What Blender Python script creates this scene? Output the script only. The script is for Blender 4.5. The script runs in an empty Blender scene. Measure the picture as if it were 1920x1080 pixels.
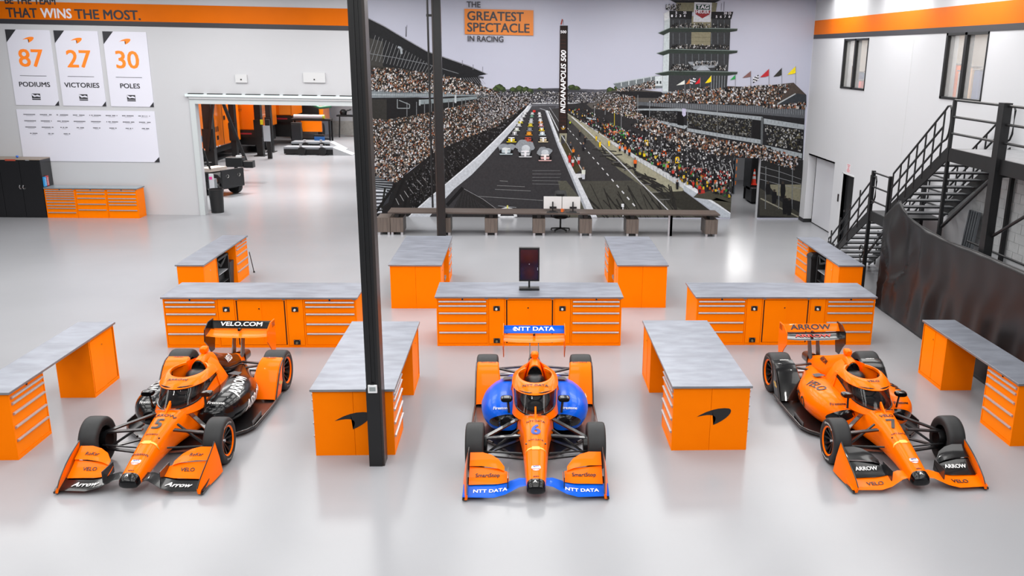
import bpy, bmesh, math, random
import numpy as np
from mathutils import Vector, Matrix
from mathutils.bvhtree import BVHTree
random.seed(7)
sc = bpy.context.scene
COL = sc.collection
PI = math.pi

# ------------------------------------------------------------------ camera
F_PX, CX, CY = 1766.95, 1094.76, 617.87
CAM_Z = 5.605
FW = Vector((0.06728531, 0.95719609, -0.2815108))
RT = Vector((0.9977336, -0.06472074, 0.01840918))
UP = Vector((0.00059839, 0.28211145, 0.95938145))
cam_d = bpy.data.cameras.new('camera')
cam = bpy.data.objects.new('camera', cam_d)
COL.objects.link(cam)
m = Matrix.Identity(4)
for i in range(3):
    m[i][0], m[i][1], m[i][2] = RT[i], UP[i], -FW[i]
m[2][3] = CAM_Z
cam.matrix_world = m
cam_d.sensor_width = 36.0
cam_d.lens = F_PX * 36.0 / 1920
cam_d.shift_x = -(CX - 960) / 1920
cam_d.shift_y = (CY - 540) / 1920
cam_d.clip_end = 300
sc.camera = cam

# ------------------------------------------------------------------ world, lights, exposure
sc.view_settings.view_transform = 'Standard'
sc.view_settings.look = 'None'
sc.view_settings.gamma = 1.0
sc.view_settings.use_curve_mapping = False
sc.view_settings.exposure = 0.42
w = bpy.data.worlds.new('world'); sc.world = w; w.use_nodes = True
bg = w.node_tree.nodes['Background']
bg.inputs[0].default_value = (0.93, 0.96, 1.0, 1); bg.inputs[1].default_value = 0.19

def area(name, loc, sx, sy, power, rot=(0, 0, 0), color=(1, .985, .96), spread=180):
    l = bpy.data.lights.new(name, 'AREA'); l.shape = 'RECTANGLE'
    l.size, l.size_y, l.energy, l.color = sx, sy, power, color
    l.spread = math.radians(spread)
    o = bpy.data.objects.new(name, l); o.location = loc; o.rotation_euler = rot
    COL.objects.link(o); return o
# unseen broad panels over the shop floor, sized and dimmed for even light
for ix in range(6):
    for iy in range(7):
        area('ceiling_light', (-14 + ix * 4.6, 3.0 + iy * 4.45, 7.5), 2.9, 2.9, 122 * (1.25, .74, .78, .95, 1.05, 1.12, 1.15)[iy])
# small bright lamps added between the panels to put sparkle on the cars
for ix in range(6):
    for iy in range(6):
        area('sparkle_lamp', (-11.7 + ix * 4.6 + .5 * ((iy * 7) % 3 - 1), 5.2 + iy * 4.45, 7.4), .16, .16, 9)
# the service bay beyond the roller door
for ix in range(2):
    for iy in range(4):
        area('bay_light', (-13 + ix * 5, 37.5 + iy * 7.5, 6.5), 1.2, 3.0, 300, spread=115)
# wall washers above the band on the right wall
for yy in (29.2, 24.6, 20.2):
    l = bpy.data.lights.new('wall_washer', 'SPOT'); l.energy = 36; l.spot_size = math.radians(96); l.spot_blend = .12
    l.shadow_soft_size = .06
    o = bpy.data.objects.new('wall_washer', l); o.location = (9.45, yy, 7.75)
    o.rotation_euler = (0, math.radians(-22), 0); COL.objects.link(o)

# ------------------------------------------------------------------ helpers
def lin(h):
    h = h.lstrip('#'); r = []
    for i in (0, 2, 4):
        c = int(h[i:i + 2], 16) / 255
        r.append(c / 12.92 if c <= .04045 else ((c + .055) / 1.055) ** 2.4)
    return tuple(r)

MATS = {}
def mat(name, col, rough=.5, metal=0., coat=0., var=0., scale=4., bump=0., alpha=1., emit=None, es=1., spec=.5, stretch=None):
    if name in MATS: return MATS[name]
    m = bpy.data.materials.new(name); m.use_nodes = True
    nt = m.node_tree; b = nt.nodes['Principled BSDF']
    c = lin(col) if isinstance(col, str) else col
    b.inputs['Base Color'].default_value = (*c, 1)
    b.inputs['Roughness'].default_value = rough
    b.inputs['Metallic'].default_value = metal
    b.inputs['Coat Weight'].default_value = coat
    b.inputs['Coat Roughness'].default_value = .035
    b.inputs['Specular IOR Level'].default_value = spec
    b.inputs['Alpha'].default_value = alpha
    if emit is not None:
        e = lin(emit) if isinstance(emit, str) else emit
        b.inputs['Emission Color'].default_value = (*e, 1); b.inputs['Emission Strength'].default_value = es
    tc = nt.nodes.new('ShaderNodeTexCoord')
    vec = tc.outputs['Object']
    if stretch:
        mp = nt.nodes.new('ShaderNodeMapping'); mp.inputs['Scale'].default_value = stretch
        nt.links.new(vec, mp.inputs[0]); vec = mp.outputs[0]
    nz = nt.nodes.new('ShaderNodeTexNoise'); nz.inputs['Scale'].default_value = scale
    nz.inputs['Detail'].default_value = 5
    nt.links.new(vec, nz.inputs['Vector'])
    if var > 0:
        mx = nt.nodes.new('ShaderNodeMix'); mx.data_type = 'RGBA'
        rp = nt.nodes.new('ShaderNodeValToRGB')
        rp.color_ramp.elements[0].position = .36; rp.color_ramp.elements[1].position = .64
        nt.links.new(nz.outputs['Fac'], rp.inputs[0]); nt.links.new(rp.outputs[0], mx.inputs[0])
        mx.inputs[6].default_value = (*[x * (1 - var) for x in c], 1)
        mx.inputs[7].default_value = (*[min(1, x * (1 + var)) for x in c], 1)
        nt.links.new(mx.outputs[2], b.inputs['Base Color'])
    if bump > 0:
        bp = nt.nodes.new('ShaderNodeBump'); bp.inputs['Strength'].default_value = bump
        bp.inputs['Distance'].default_value = .01
        nt.links.new(nz.outputs['Fac'], bp.inputs['Height']); nt.links.new(bp.outputs[0], b.inputs['Normal'])
    MATS[name] = m
    return m

ORANGE_HEX = '#ff8200'
M_orange = mat('orange_enamel', (1.0, .205, .0), .45, var=.02, scale=3, spec=.05)
M_orange2 = mat('orange_drawer_enamel', (1.0, .215, .0), .42, var=.02, scale=3, spec=.05)
M_steel = mat('galvanised_steel', '#838792', .36, metal=.4, var=.15, scale=2.2, bump=.02, stretch=(1, 2.5, 1))
M_edge = mat('worktop_edge', '#8d8f93', .4, metal=.6, var=.08)
M_alu = mat('brushed_aluminium', '#b9bbc0', .35, metal=.6, var=.05, scale=20)
M_black = mat('black_plastic', '#111214', .45, var=.15, scale=12)
M_blackmetal = mat('black_steel', '#151618', .42, metal=.1, var=.1, scale=6)
M_darkgap = mat('dark_gap', '#0b0b0c', .8)
M_white = mat('white_paint', '#c6c7c9', .55, var=.012, scale=.6)
M_wallwhite = mat('wall_white_paint', '#bcbdc1', .6, var=.012, scale=.35)
M_chrome = mat('chrome', '#d0d2d5', .12, metal=1.)
M_rubber = mat('tyre_rubber', '#18191b', .62, var=.18, scale=9, bump=.05)
M_print_black = mat('print_black', '#26252c', .6)
M_print_white = mat('print_white', '#d8d6de', .5)

class B:
    """collects shapes for ONE mesh"""
    def __init__(s): s.v, s.f = [], []
    def add(s, vs, fs):
        n = len(s.v); s.v += [tuple(v) for v in vs]; s.f += [tuple(i + n for i in f) for f in fs]; return s
    def box(s, a, b):
        x0, y0, z0 = a; x1, y1, z1 = b
        return s.add([(x0,y0,z0),(x1,y0,z0),(x1,y1,z0),(x0,y1,z0),(x0,y0,z1),(x1,y0,z1),(x1,y1,z1),(x0,y1,z1)],
                     [(0,3,2,1),(4,5,6,7),(0,1,5,4),(1,2,6,5),(2,3,7,6),(3,0,4,7)])
    def cbox(s, c, d): return s.box([c[i]-d[i]/2 for i in range(3)], [c[i]+d[i]/2 for i in range(3)])
    def tube(s, pts, r, n=8, cap=True, flat=None):
        pts = [Vector(p) for p in pts]; rings = []
        rr = r if isinstance(r, (list, tuple)) else [r] * len(pts)
        up = Vector((0, 0, 1))
        for i, p in enumerate(pts):
            t = (pts[min(i+1, len(pts)-1)] - pts[max(i-1, 0)]).normalized()
            a = t.cross(up)
            if a.length < 1e-3: a = t.cross(Vector((1, 0, 0)))
            a.normalize(); b = a.cross(t).normalized()
            fz = flat or 1.
            rings.append([p + (a * math.cos(2*PI*k/n) + b * math.sin(2*PI*k/n) * fz) * rr[i] for k in range(n)])
        return s.loft(rings, cap)
    def bar(s, p, q, w, h, up=(0, 0, 1)):
        p, q = Vector(p), Vector(q); t = (q - p).normalized(); u = Vector(up)
        a = t.cross(u)
        if a.length < 1e-3: a = t.cross(Vector((0, 1, 0)))
        a.normalize(); b = a.cross(t).normalized(); r = []
        for c in (p, q): r.append([c + a*w/2*i + b*h/2*j for i, j in ((-1,-1),(1,-1),(1,1),(-1,1))])
        return s.loft(r, True)
    def loft(s, rings, cap=True, closed=True):
        n = len(rings[0]); vs = [v for r in rings for v in r]; fs = []
        for i in range(len(rings)-1):
            for k in range(n if closed else n-1):
                k2 = (k+1) % n
                fs.append((i*n+k, i*n+k2, (i+1)*n+k2, (i+1)*n+k))
        if cap and closed:
            fs.append(tuple(reversed(range(n)))); fs.append(tuple((len(rings)-1)*n+k for k in range(n)))
        return s.add(vs, fs)
    def lathe(s, prof, c, axis='z', n=24):
        rings = []
        for k in range(n):
            a = 2*PI*k/n; ring = []
            for r, h in prof:
                u, v = r*math.cos(a), r*math.sin(a)
                ring.append((c[0]+u, c[1]+v, c[2]+h) if axis == 'z' else (c[0]+h, c[1]+u, c[2]+v) if axis == 'x' else (c[0]+v, c[1]+h, c[2]+u))
            rings.append(ring)
        m_ = len(prof); vs = [v for r in rings for v in r]
        fs = [(i*m_+k, ((i+1) % n)*m_+k, ((i+1) % n)*m_+k+1, i*m_+k+1) for i in range(n) for k in range(m_-1)]
        return s.add(vs, fs)
    def prism(s, poly, d, plane='xz', off=0.):
        """extrude a 2-D outline; plane xz -> along y, xy -> along z, yz -> along x"""
        def P(u, v, h): return (u, h, v) if plane == 'xz' else (u, v, h) if plane == 'xy' else (h, u, v)
        n = len(poly); vs = [P(u, v, off) for u, v in poly] + [P(u, v, off+d) for u, v in poly]
        fs = [tuple(range(n)), tuple(reversed(range(n, 2*n)))] + [(i, (i+1) % n, n+(i+1) % n, n+i) for i in range(n)]
        return s.add(vs, fs)
    def mesh(s, name):
        me = bpy.data.meshes.new(name); me.from_pydata(s.v, [], s.f); me.validate()
        bm = bmesh.new(); bm.from_mesh(me)
        bmesh.ops.recalc_face_normals(bm, faces=bm.faces); bm.to_mesh(me); bm.free()
        return me

def obj(name, b, material, parent=None, smooth=0, loc=None, bevel=0.):
    me = b.mesh(name) if isinstance(b, B) else b
    if material is not None and not me.materials: me.materials.append(material)
    if smooth:
        me.shade_smooth(); me.set_sharp_from_angle(angle=math.radians(smooth))
    o = bpy.data.objects.new(name, me); COL.objects.link(o)
    if parent: o.parent = parent
    if loc: o.location = loc
    if bevel:
        md = o.modifiers.new('bevel', 'BEVEL'); md.width = bevel; md.segments = 2; md.limit_method = 'ANGLE'
    return o
def tag(o, label=None, cat=None, group=None, kind=None):
    if label: o['label'] = label
    if cat: o['category'] = cat
    if group: o['group'] = group
    if kind: o['kind'] = kind
    return o
def thing(name, label, cat, loc=(0, 0, 0), rz=0., group=None):
    o = bpy.data.objects.new(name, None); COL.objects.link(o); o.empty_display_size = .1
    o.location = loc; o.rotation_euler = (0, 0, rz)
    return tag(o, label, cat, group)
def struct(name, b, material, parent=None, smooth=0):
    return tag(obj(name, b, material, parent, smooth), kind='structure')

# authoring aid: where the photograph's pixel meets a known plane of the room
def ray(x, y): return FW + RT * ((x - CX) / F_PX) - UP * ((y - CY) / F_PX)
def hit(ax, val, x, y):
    d = ray(x, y); c = Vector((0, 0, CAM_Z)); t = (val - c[ax]) / d[ax]; return c + d * t
def onY(x, y, Y=33.1): return hit(1, Y, x, y)

FONT = {}
def text_mesh(s, size=1., align='CENTER', bold=0., shear=0., sx=1., spacing=1., extrude=0.):
    """flat lettering as a mesh in its own xy plane; height of capitals = size"""
    cu = bpy.data.curves.new('lettering', 'FONT'); cu.body = s
    cu.align_x = align; cu.align_y = 'CENTER'; cu.size = size / .72
    cu.shear = shear; cu.space_character = spacing; cu.resolution_u = 3; cu.extrude = extrude
    o = bpy.data.objects.new('lettering', cu); COL.objects.link(o)
    me = bpy.data.meshes.new_from_object(o)
    bpy.data.objects.remove(o); bpy.data.curves.remove(cu)
    if bold:   # heavier strokes: the same letters again, a hair to each side
        bm = bmesh.new()
        for k_, (dx, dy) in enumerate(((-1, -.6), (1, -.6), (-1, .6), (1, .6))):
            m2 = me.copy(); m2.transform(Matrix.Translation((dx*bold*size, dy*bold*size, k_*.0011))); bm.from_mesh(m2); bpy.data.meshes.remove(m2)
        bm.to_mesh(me); bm.free()
    if sx != 1: me.transform(Matrix.Diagonal((sx, 1, 1, 1)))
    me.name = 'lettering'
    return me
def xf(me, origin, u, v):
    """lay a flat mesh's x axis along u and its y axis along v"""
    u, v = Vector(u), Vector(v); n = u.cross(v).normalized()
    mm = Matrix.Identity(4)
    for i in range(3): mm[i][0], mm[i][1], mm[i][2], mm[i][3] = u[i], v[i], n[i], origin[i]
    me.transform(mm); return me
def wall_text(s, p, size, material, parent, u=(1, 0, 0), v=(0, 0, 1), name='lettering', **k):
    return obj(name, xf(text_mesh(s, size, **k), p, u, v), material, parent)
def flat(poly, o, u, v):
    o, u, v = Vector(o), Vector(u), Vector(v); b = B()
    return b.add([o + u*a + v*c for a, c in poly], [tuple(range(len(poly)))])

# the swoosh emblem used on benches and posters (unit width, y up)
def swoosh():
    top = [(0, .0), (.12, .07), (.28, .15), (.45, .21), (.62, .25), (.80, .265), (.93, .255), (.985, .225), (1.0, .175), (.985, .11), (.93, .03), (.85, -.05), (.74, -.13), (.62, -.20), (.50, -.255)]
    bot = [(.53, -.18), (.555, -.11), (.56, -.05), (.54, .0), (.49, .035), (.41, .055), (.3, .055), (.17, .035)]
    return [(x-.5, y) for x, y in top + bot]
# ------------------------------------------------------------------ structure
WY = 33.1      # back wall
WX = 10.0      # right wall
def floor_material():
    m = bpy.data.materials.new('white_epoxy_floor'); m.use_nodes = True; nt = m.node_tree; b = nt.nodes['Principled BSDF']
    tc = nt.nodes.new('ShaderNodeTexCoord'); n1 = nt.nodes.new('ShaderNodeTexNoise'); n1.inputs['Scale'].default_value = .35
    n1.inputs['Detail'].default_value = 4
    nt.links.new(tc.outputs['Object'], n1.inputs['Vector'])
    rp = nt.nodes.new('ShaderNodeValToRGB'); rp.color_ramp.elements[0].position = .35; rp.color_ramp.elements[1].position = .68
    rp.color_ramp.elements[0].color = (*lin('#919296'), 1); rp.color_ramp.elements[1].color = (*lin('#95969a'), 1)
    nt.links.new(n1.outputs['Fac'], rp.inputs[0]); nt.links.new(rp.outputs[0], b.inputs['Base Color'])
    b.inputs['Specular IOR Level'].default_value = .28; b.inputs['Roughness'].default_value = .22; b.inputs['IOR'].default_value = 1.45
    n2 = nt.nodes.new('ShaderNodeTexNoise'); n2.inputs['Scale'].default_value = 2.5; bp = nt.nodes.new('ShaderNodeBump')
    bp.inputs['Strength'].default_value = .02; bp.inputs['Distance'].default_value = .02
    nt.links.new(tc.outputs['Object'], n2.inputs['Vector']); nt.links.new(n2.outputs['Fac'], bp.inputs['Height']); nt.links.new(bp.outputs[0], b.inputs['Normal'])
    return m
M_floor = floor_material()
struct('floor', B().box((-34, -2, -.1), (12, 72, 0)), M_floor)

# back wall: white left part with the roller-door opening, then the mural part with a passage
OX0, OX1, OZ = -10.83, -5.42, 3.74
PX0, PX1, PZ = 7.50, 8.47, 2.17
bw = B()
bw.box((-26, WY, 0), (OX0, WY+.3, 9.6)); bw.box((OX0, WY, OZ), (OX1, WY+.3, 9.6)); bw.box((OX1, WY, 0), (PX0, WY+.3, 9.6))
bw.box((PX0, WY, PZ), (PX1, WY+.3, 9.6)); bw.box((PX1, WY, 0), (WX+.5, WY+.3, 9.6))
wall_back = struct('wall_back', bw, M_wallwhite)
obj('panel_joint', B().box((-18.9, WY-.004, 0), (-18.885, WY, 6.1)), mat('joint_grey', '#b9babc', .7), wall_back)
# roller door casing
tr = struct('trim_1', B().box((-11.0, WY-.05, 0), (OX0, WY, OZ)).box((-11.0, WY-.05, OZ), (OX1, WY, 3.90)), mat('door_casing_white', '#bcc2c4', .4))
obj('header_cap', B().box((-11.1, WY-.14, 3.98), (OX1, WY, 4.06)), mat('header_pale', '#d5e2e4', .4), tr)
for i in range(9):
    obj('header_slot', B().box((-11.0+i*.62, WY-.146, 4.062), (-10.52+i*.62, WY-.02, 4.085)), M_darkgap, tr)
obj('header_lip', B().box((-11.0, WY-.09, 3.90), (OX1, WY, 3.98)), M_white, tr)
for px, s in ((453, .38), (590, .72)):
    p = onY(px, 149, WY); b_ = thing('junction_box', 'small white junction box on the wall above the ' + ('left' if px < 500 else 'right') + ' half of the roller door', 'junction box', (p.x, WY, p.z-.1))
    obj('cover', B().box((-s/2, -.06, 0), (s/2, -.002, .32 if s > .5 else .26)), M_white, b_)
    obj('screw', B().box((-.02, -.075, .08), (.02, -.06, .12)), M_darkgap, b_)

# painted band across the left wall
M_band = mat('band_orange_paint', (.66, .135, .0), .5, var=.03, scale=.8, spec=.1)
M_bandblack = mat('band_black_paint', '#2b2a30', .5)
def band_back():
    o = obj('painted_band', B().box((-26, WY-.01, 6.32), (-5.12, WY, 6.86)), M_band, wall_back); o['label'] = 'orange and black painted band with a slogan across the left wall'
    obj('black_stripe', B().box((-26, WY-.012, 6.17), (-5.12, WY, 6.32)), M_bandblack, o)
    z = onY(150, 28, WY).z
    def t(s, px0, px1, py, mt, h):
        a, b = onY(px0, py, WY), onY(px1, py, WY)
        me = text_mesh(s, h, bold=.035)
        wd = max(v.co.x for v in me.vertices) - min(v.co.x for v in me.vertices)
        me.transform(Matrix.Diagonal(((b.x-a.x)/wd, 1, 1, 1)))
        obj('lettering', xf(me, ((a.x+b.x)/2, WY-.016, (a.z+b.z)/2), (1, 0, 0), (0, 0, 1)), mt, o)
    t('THAT', 12, 70, 25, M_print_black, .30); t('WINS', 77, 135, 26, M_print_white, .30)
    t('THE MOST.', 141, 264, 28.5, M_print_black, .30)
    t('BE THE TEAM', 9, 104, 1.5, M_print_black, .24)
band_back()

# right wall with a recessed panel, a dark doorway and two windows
RZ = 2.365
W1 = (27.72, 29.84, 4.70, 6.17); W2 = (20.47, 22.56, 4.72, 6.21)
rw = B()
def rwall(y0, y1, z0, z1): rw.box((WX, y0, z0), (WX+.3, y1, z1))
rwall(32.52, WY, 0, 9.6)                       # beyond the recess
rwall(W1[1], 32.52, RZ, 9.6)                   # over the recess
rwall(29.70, W1[1], RZ, W1[2]); rwall(28.80, 29.70, 0, W1[2])
rwall(27.86, 28.80, 2.175, W1[2])
rwall(W1[0], 27.86, 0, W1[2])
rwall(W1[0], W1[1], W1[3], 9.6)
rwall(W2[1], W1[0], 0, 9.6)
rwall(W2[0], W2[1], 0, W2[2]); rwall(W2[0], W2[1], W2[3], 9.6)
rwall(2, W2[0], 0, 9.6)
wall_right = struct('wall_right', rw, M_wallwhite)
obj('panel_joint', B().box((WX-.003, 24.49, 0), (WX, 24.505, 6.1)), mat('joint_grey', '#b9babc', .7), wall_right)
struct('wall_recess', B().box((WX+.3, 29.70, -.0), (WX+.4, 32.52, RZ)).box((WX+.0, 29.70, RZ), (WX+.4, 32.52, RZ+.05)), M_wallwhite)
d1 = struct('door_1', B().box((WX+.27, 29.76, .02), (WX+.30, 32.44, RZ-.02)), mat('pale_door', '#c3c4ca', .35))
obj('door_edge', B().box((WX+.262, 32.44, 0), (WX+.30, 32.47, RZ)), M_darkgap, d1)
obj('door_sill', B().box((WX+.262, 29.76, 0), (WX+.30, 32.44, .03)), M_darkgap, d1)
d2 = struct('door_2', B().box((WX+.10, 27.86, 0), (WX+.14, 28.80, 2.175)), mat('black_door', '#191a1c', .3))
obj('door_frame', B().box((WX-.015, 28.80, 0), (WX+.1, 28.86, 2.2)).box((WX-.015, 27.82, 2.175), (WX+.1, 28.86, 2.215)), M_white, d2)
obj('door_frame', B().box((WX-.004, 27.83, 0), (WX+.12, 27.87, 2.175)), M_blackmetal, d2)
obj('door_handle', B().box((WX+.06, 28.62, 1.0), (WX+.1, 28.7, 1.06)), M_chrome, d2)
struct('baseboard_right', B().box((WX-.015, 32.52, 0), (WX, WY, .13)).box((WX-.015, 32.505, 0), (WX+.28, 32.52, .13)), M_black)
rd = tag(obj('card_reader', B().box((WX-.03, 29.02, 1.26), (WX-.002, 29.10, 1.50)), M_black, bevel=.008), 'small black card reader on the right wall between the two doors', 'card reader')
obj('reader_light', B().box((WX-.034, 29.05, 1.44), (WX-.03, 29.07, 1.46)), mat('reader_red', '#702020', .4), rd)
sg = tag(obj('wall_notice', B().box((WX-.006, 28.20, 2.24), (WX-.002, 28.58, 2.50)), mat('notice_white', '#cbc6c9', .5)), 'small notice in red lettering above the black doorway', 'sign')
M_red = mat('print_red', '#cf6673', .5)
for k in range(6):
    wd = (.26, .16, .10, .14, .28, .22)[k]
    obj('red_line', B().box((WX-.009, 28.39-wd/2, 2.47-k*.04), (WX-.006, 28.39+wd/2, 2.488-k*.04)), M_red, sg)
b_ = obj('painted_band', B().box((WX-.01, 2, 6.345), (WX, WY-.02, 6.80)), M_band, wall_right); b_['label'] = 'orange and black painted band along the right wall'
obj('black_stripe', B().box((WX-.012, 2, 6.21), (WX, WY-.02, 6.345)), M_bandblack, b_)

# windows onto the offices upstairs
M_pane = mat('window_glass', '#ffffff', .03, alpha=.16)
M_cream = mat('office_wall_cream', '#e9e2da', .8)
def window(n, y0, y1, z0, z1, items):
    fr = B(); t = .07; d0, d1_ = WX-.02, WX+.16
    fr.box((d0, y0, z0), (d1_, y0+t*.5, z1)); fr.box((d0, y1-t*1.3, z0), (d1_, y1, z1)); fr.box((d0, y0, z0), (d1_, y1, z0+t*.8)); fr.box((d0, y0, z1-t*.8), (d1_, y1, z1))
    o = struct('window_%d' % n, fr, M_blackmetal)
    ym = (y0+y1)/2 + .02
    obj('mullion', B().box((d0, ym-.06, z0), (d1_, ym+.06, z1)), M_blackmetal, o)
    for a, c in ((y0+.03, ym-.06), (ym+.06, y1-.09)):
        obj('pane', B().box((WX+.06, a, z0+.05), (WX+.066, c, z1-.05)), M_pane, o)
    struct('wall_office_back_%d' % n, B().box((WX+1.9, y0-1, z0-1), (WX+2.0, y1+2.6, z1+1)), M_cream)
    struct('ceiling_office_%d' % n, B().box((WX+.3, y0-1, z1+.6), (WX+2, y1+2.6, z1+.7)), M_cream)
    struct('floor_office_%d' % n, B().box((WX+.3, y0-1, z0-.9), (WX+2, y1+2.6, z0-.8)), mat('office_floor', '#8d8680', .6))
    struct('wall_office_near_%d' % n, B().box((WX+.3, y0-1.1, z0-1), (WX+2, y0-1, z1+1)), M_cream)
    struct('wall_office_far_%d' % n, B().box((WX+.3, y1+2.6, z0-1), (WX+2, y1+2.7, z1+1)), M_cream)
    area('office_light', (WX+1.1, (y0+y1)/2+.8, z1+.55), 1.2, 2.4, 34)
    dy = 0
    for nm, lab, cat, y, z, wd, h, c in items:
        q = tag(obj(nm, B().box((WX+.34, y+dy-wd/2, z0-.795), (WX+.55, y+dy+wd/2, z)), mat(nm+'_'+c.strip('#'), c, .8), bevel=.04), lab, cat)
        obj('top_edge', B().box((WX+.33, y+dy-wd/2-.02, z), (WX+.56, y+dy+wd/2+.02, z+.03)), mat('office_trim', '#8b8580', .7), q)
window(1, *W1, [('office_cabinet', 'yellow cabinet behind the left pane of the smaller upstairs window', 'cabinet', 30.0, 5.35, .3, 0, '#dba848'),
                ('office_partition', 'blue partition behind the right pane of the smaller upstairs window', 'partition', 29.46, 5.2, .3, 0, '#5c7396'),
                ('office_bin', 'pink-red box low behind the right pane of the smaller upstairs window', 'box', 29.14, 4.95, .2, 0, '#d9655e')])
window(2, *W2, [('office_locker', 'orange locker behind the left pane of the larger upstairs window', 'locker', 22.72, 5.5, .26, 0, '#ff7a2e'),
                ('desk_chair', 'grey chair back beside the orange locker in the larger upstairs window', 'chair', 22.36, 5.35, .28, 0, '#b5aca8'),
                ('office_shelf', 'tan shelf behind the right pane of the larger upstairs window', 'shelf', 21.92, 5.45, .3, 0, '#c9a583'),
                ('office_board', 'navy board behind the right pane of the larger upstairs window', 'board', 21.55, 5.40, .3, 0, '#5c688f')])

# columns
M_col = mat('black_column_paint', '#131315', .38, var=.12, scale=3)
def column_main():
    c = struct('column_1', B().box((-2.10, 12.285, 0), (-1.93, 12.56, 9.6)), M_col)
    obj('flange', B().box((-1.93, 12.285, 0), (-1.895, 12.56, 9.6)), mat('column_flange', '#2c2624', .35), c)
    obj('cover_plate', B().box((-2.105, 12.272, 0), (-1.925, 12.285, 1.16)), M_col, c)
    obj('groove_rail', B().box((-2.045, 12.265, 1.2), (-2.025, 12.285, 9.6)), M_blackmetal, c)
    obj('groove_rail', B().box((-1.985, 12.270, 1.2), (-1.975, 12.285, 9.6)), M_blackmetal, c)
    t = thing('wall_thermostat', 'small white thermostat with a grey screen on the near black column', 'thermostat', (-2.01, 12.272, 1.10))
    obj('case', B().box((-.062, -.03, 0), (.062, -.002, .115)), mat('white_plastic', '#e2e4e6', .4), t, bevel=.006)
    obj('display', B().box((-.042, -.033, .03), (.042, -.03, .088)), mat('lcd_grey', '#8f9799', .3), t)
    obj('cable_gland', B().box((-.03, -.02, .115), (.02, 0, .135)), M_black, t)
column_main()
c2 = struct('column_2', B().box((-2.57, 29.40, 0), (-2.335, 29.57, 9.6)), M_col)
obj('flange', B().box((-2.60, 29.385, 0), (-2.56, 29.42, 9.6)), mat('column_flange', '#2c2624', .35), c2)
obj('conduit', B().tube([(-2.72, 29.48, .9), (-2.72, 29.48, 9.6)], .03, 8), M_black, c2)
obj('conduit_strap', B().box((-2.76, 29.46, 6.55), (-2.55, 29.50, 6.62)).box((-2.76, 29.46, 3.0), (-2.55, 29.50, 3.06)), M_black, c2)
# ------------------------------------------------------------------ workbenches
BH, TT = 1.013, .036           # bench height, worktop thickness
UH = BH - TT                   # cabinet height
LOCK = B().lathe([(0, -.012), (.014, -.012), (.014, 0)], (0, 0, 0), 'y', 12).mesh('lock')
LOCK.materials.append(M_chrome)
BLOCK = B().lathe([(0, -.012), (.017, -.012), (.017, 0)], (0, 0, 0), 'y', 12).mesh('lock')
BLOCK.materials.append(M_black)
CACHE = {}
def shared(key, fn):
    if key not in CACHE: CACHE[key] = fn()
    return CACHE[key]
def handle_mesh(w):
    def f():
        b = B(); b.loft([[(x, .0, -.020), (x, -.022, -.016), (x, -.034, .004), (x, -.030, .014), (x, -.012, .018), (x, .0, .018)] for x in (.02, w-.02)])
        me = b.mesh('handle'); me.materials.append(M_alu); return me
    return shared(('h', round(w, 3)), f)
def body_mesh(w, d, h):
    def f():
        b = B().box((0, .022, 0), (w, d, h)).box((0, 0, 0), (.024, .022, h)).box((w-.024, 0, 0), (w, .022, h))
        b.box((.024, 0, 0), (w-.024, .022, .05)).box((.024, 0, h-.035), (w-.024, .022, h))
        me = b.mesh('body'); me.materials.append(M_orange); return me
    return shared(('b', round(w, 3), round(d, 3), round(h, 3)), f)
FR5 = [.045, .135, .285, .490, .690, .945]
def drawer_cabinet(label, loc, rz, w, d, fr=FR5, h=None, group=None, name='drawer_cabinet', back_seam=False):
    h = h or UH
    t = thing(name, label, 'cabinet', loc, rz, group)
    obj('body', body_mesh(w, d, h), None, t)
    for a, c in zip(fr[:-1], fr[1:]):
        z1, z0 = h*(1-a)-.003, h*(1-c)+.003
        def f(z1=z1, z0=z0):
            me = B().box((.028, .006, z0-z1), (w-.028, .022, 0)).mesh('drawer'); me.materials.append(M_orange2); return me
        dr = obj('drawer', shared(('d', round(w, 3), round(z1-z0, 4)), f), None, t, loc=(0, 0, z1))
        obj('handle', handle_mesh(w-.05), None, dr, loc=(.025, .006, -.024))
    obj('lock', BLOCK, None, t, loc=(w/2, 0, h-.02))
    obj('hinge_plate', B().box((w-.07, -.004, h-.022), (w-.01, 0, h-.002)), M_edge, t)
    return t
def door_cabinet(label, loc, rz, w, d, h=None, group=None):
    h = h or UH
    t = thing('door_cabinet', label, 'cabinet', loc, rz, group)
    obj('body', body_mesh(w, d, h), None, t)
    obj('track', B().box((.026, .018, .052), (w-.026, .0225, h-.037)), M_darkgap, t)
    a = obj('door', B().box((.05, .004, .06), (w/2+.01, .018, h-.045)), M_orange2, t)
    obj('lock', LOCK, None, a, loc=(w/2-.03, .004, h*.80))
    obj('door', B().box((w/2-.02, .010, .06), (w-.05, .0178, h-.045)), M_orange, t)
    obj('hinge_plate', B().box((.01, -.004, h-.022), (.07, 0, h-.002)).box((w-.07, -.004, h-.022), (w-.01, 0, h-.002)), M_edge, t)
    return t
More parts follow.
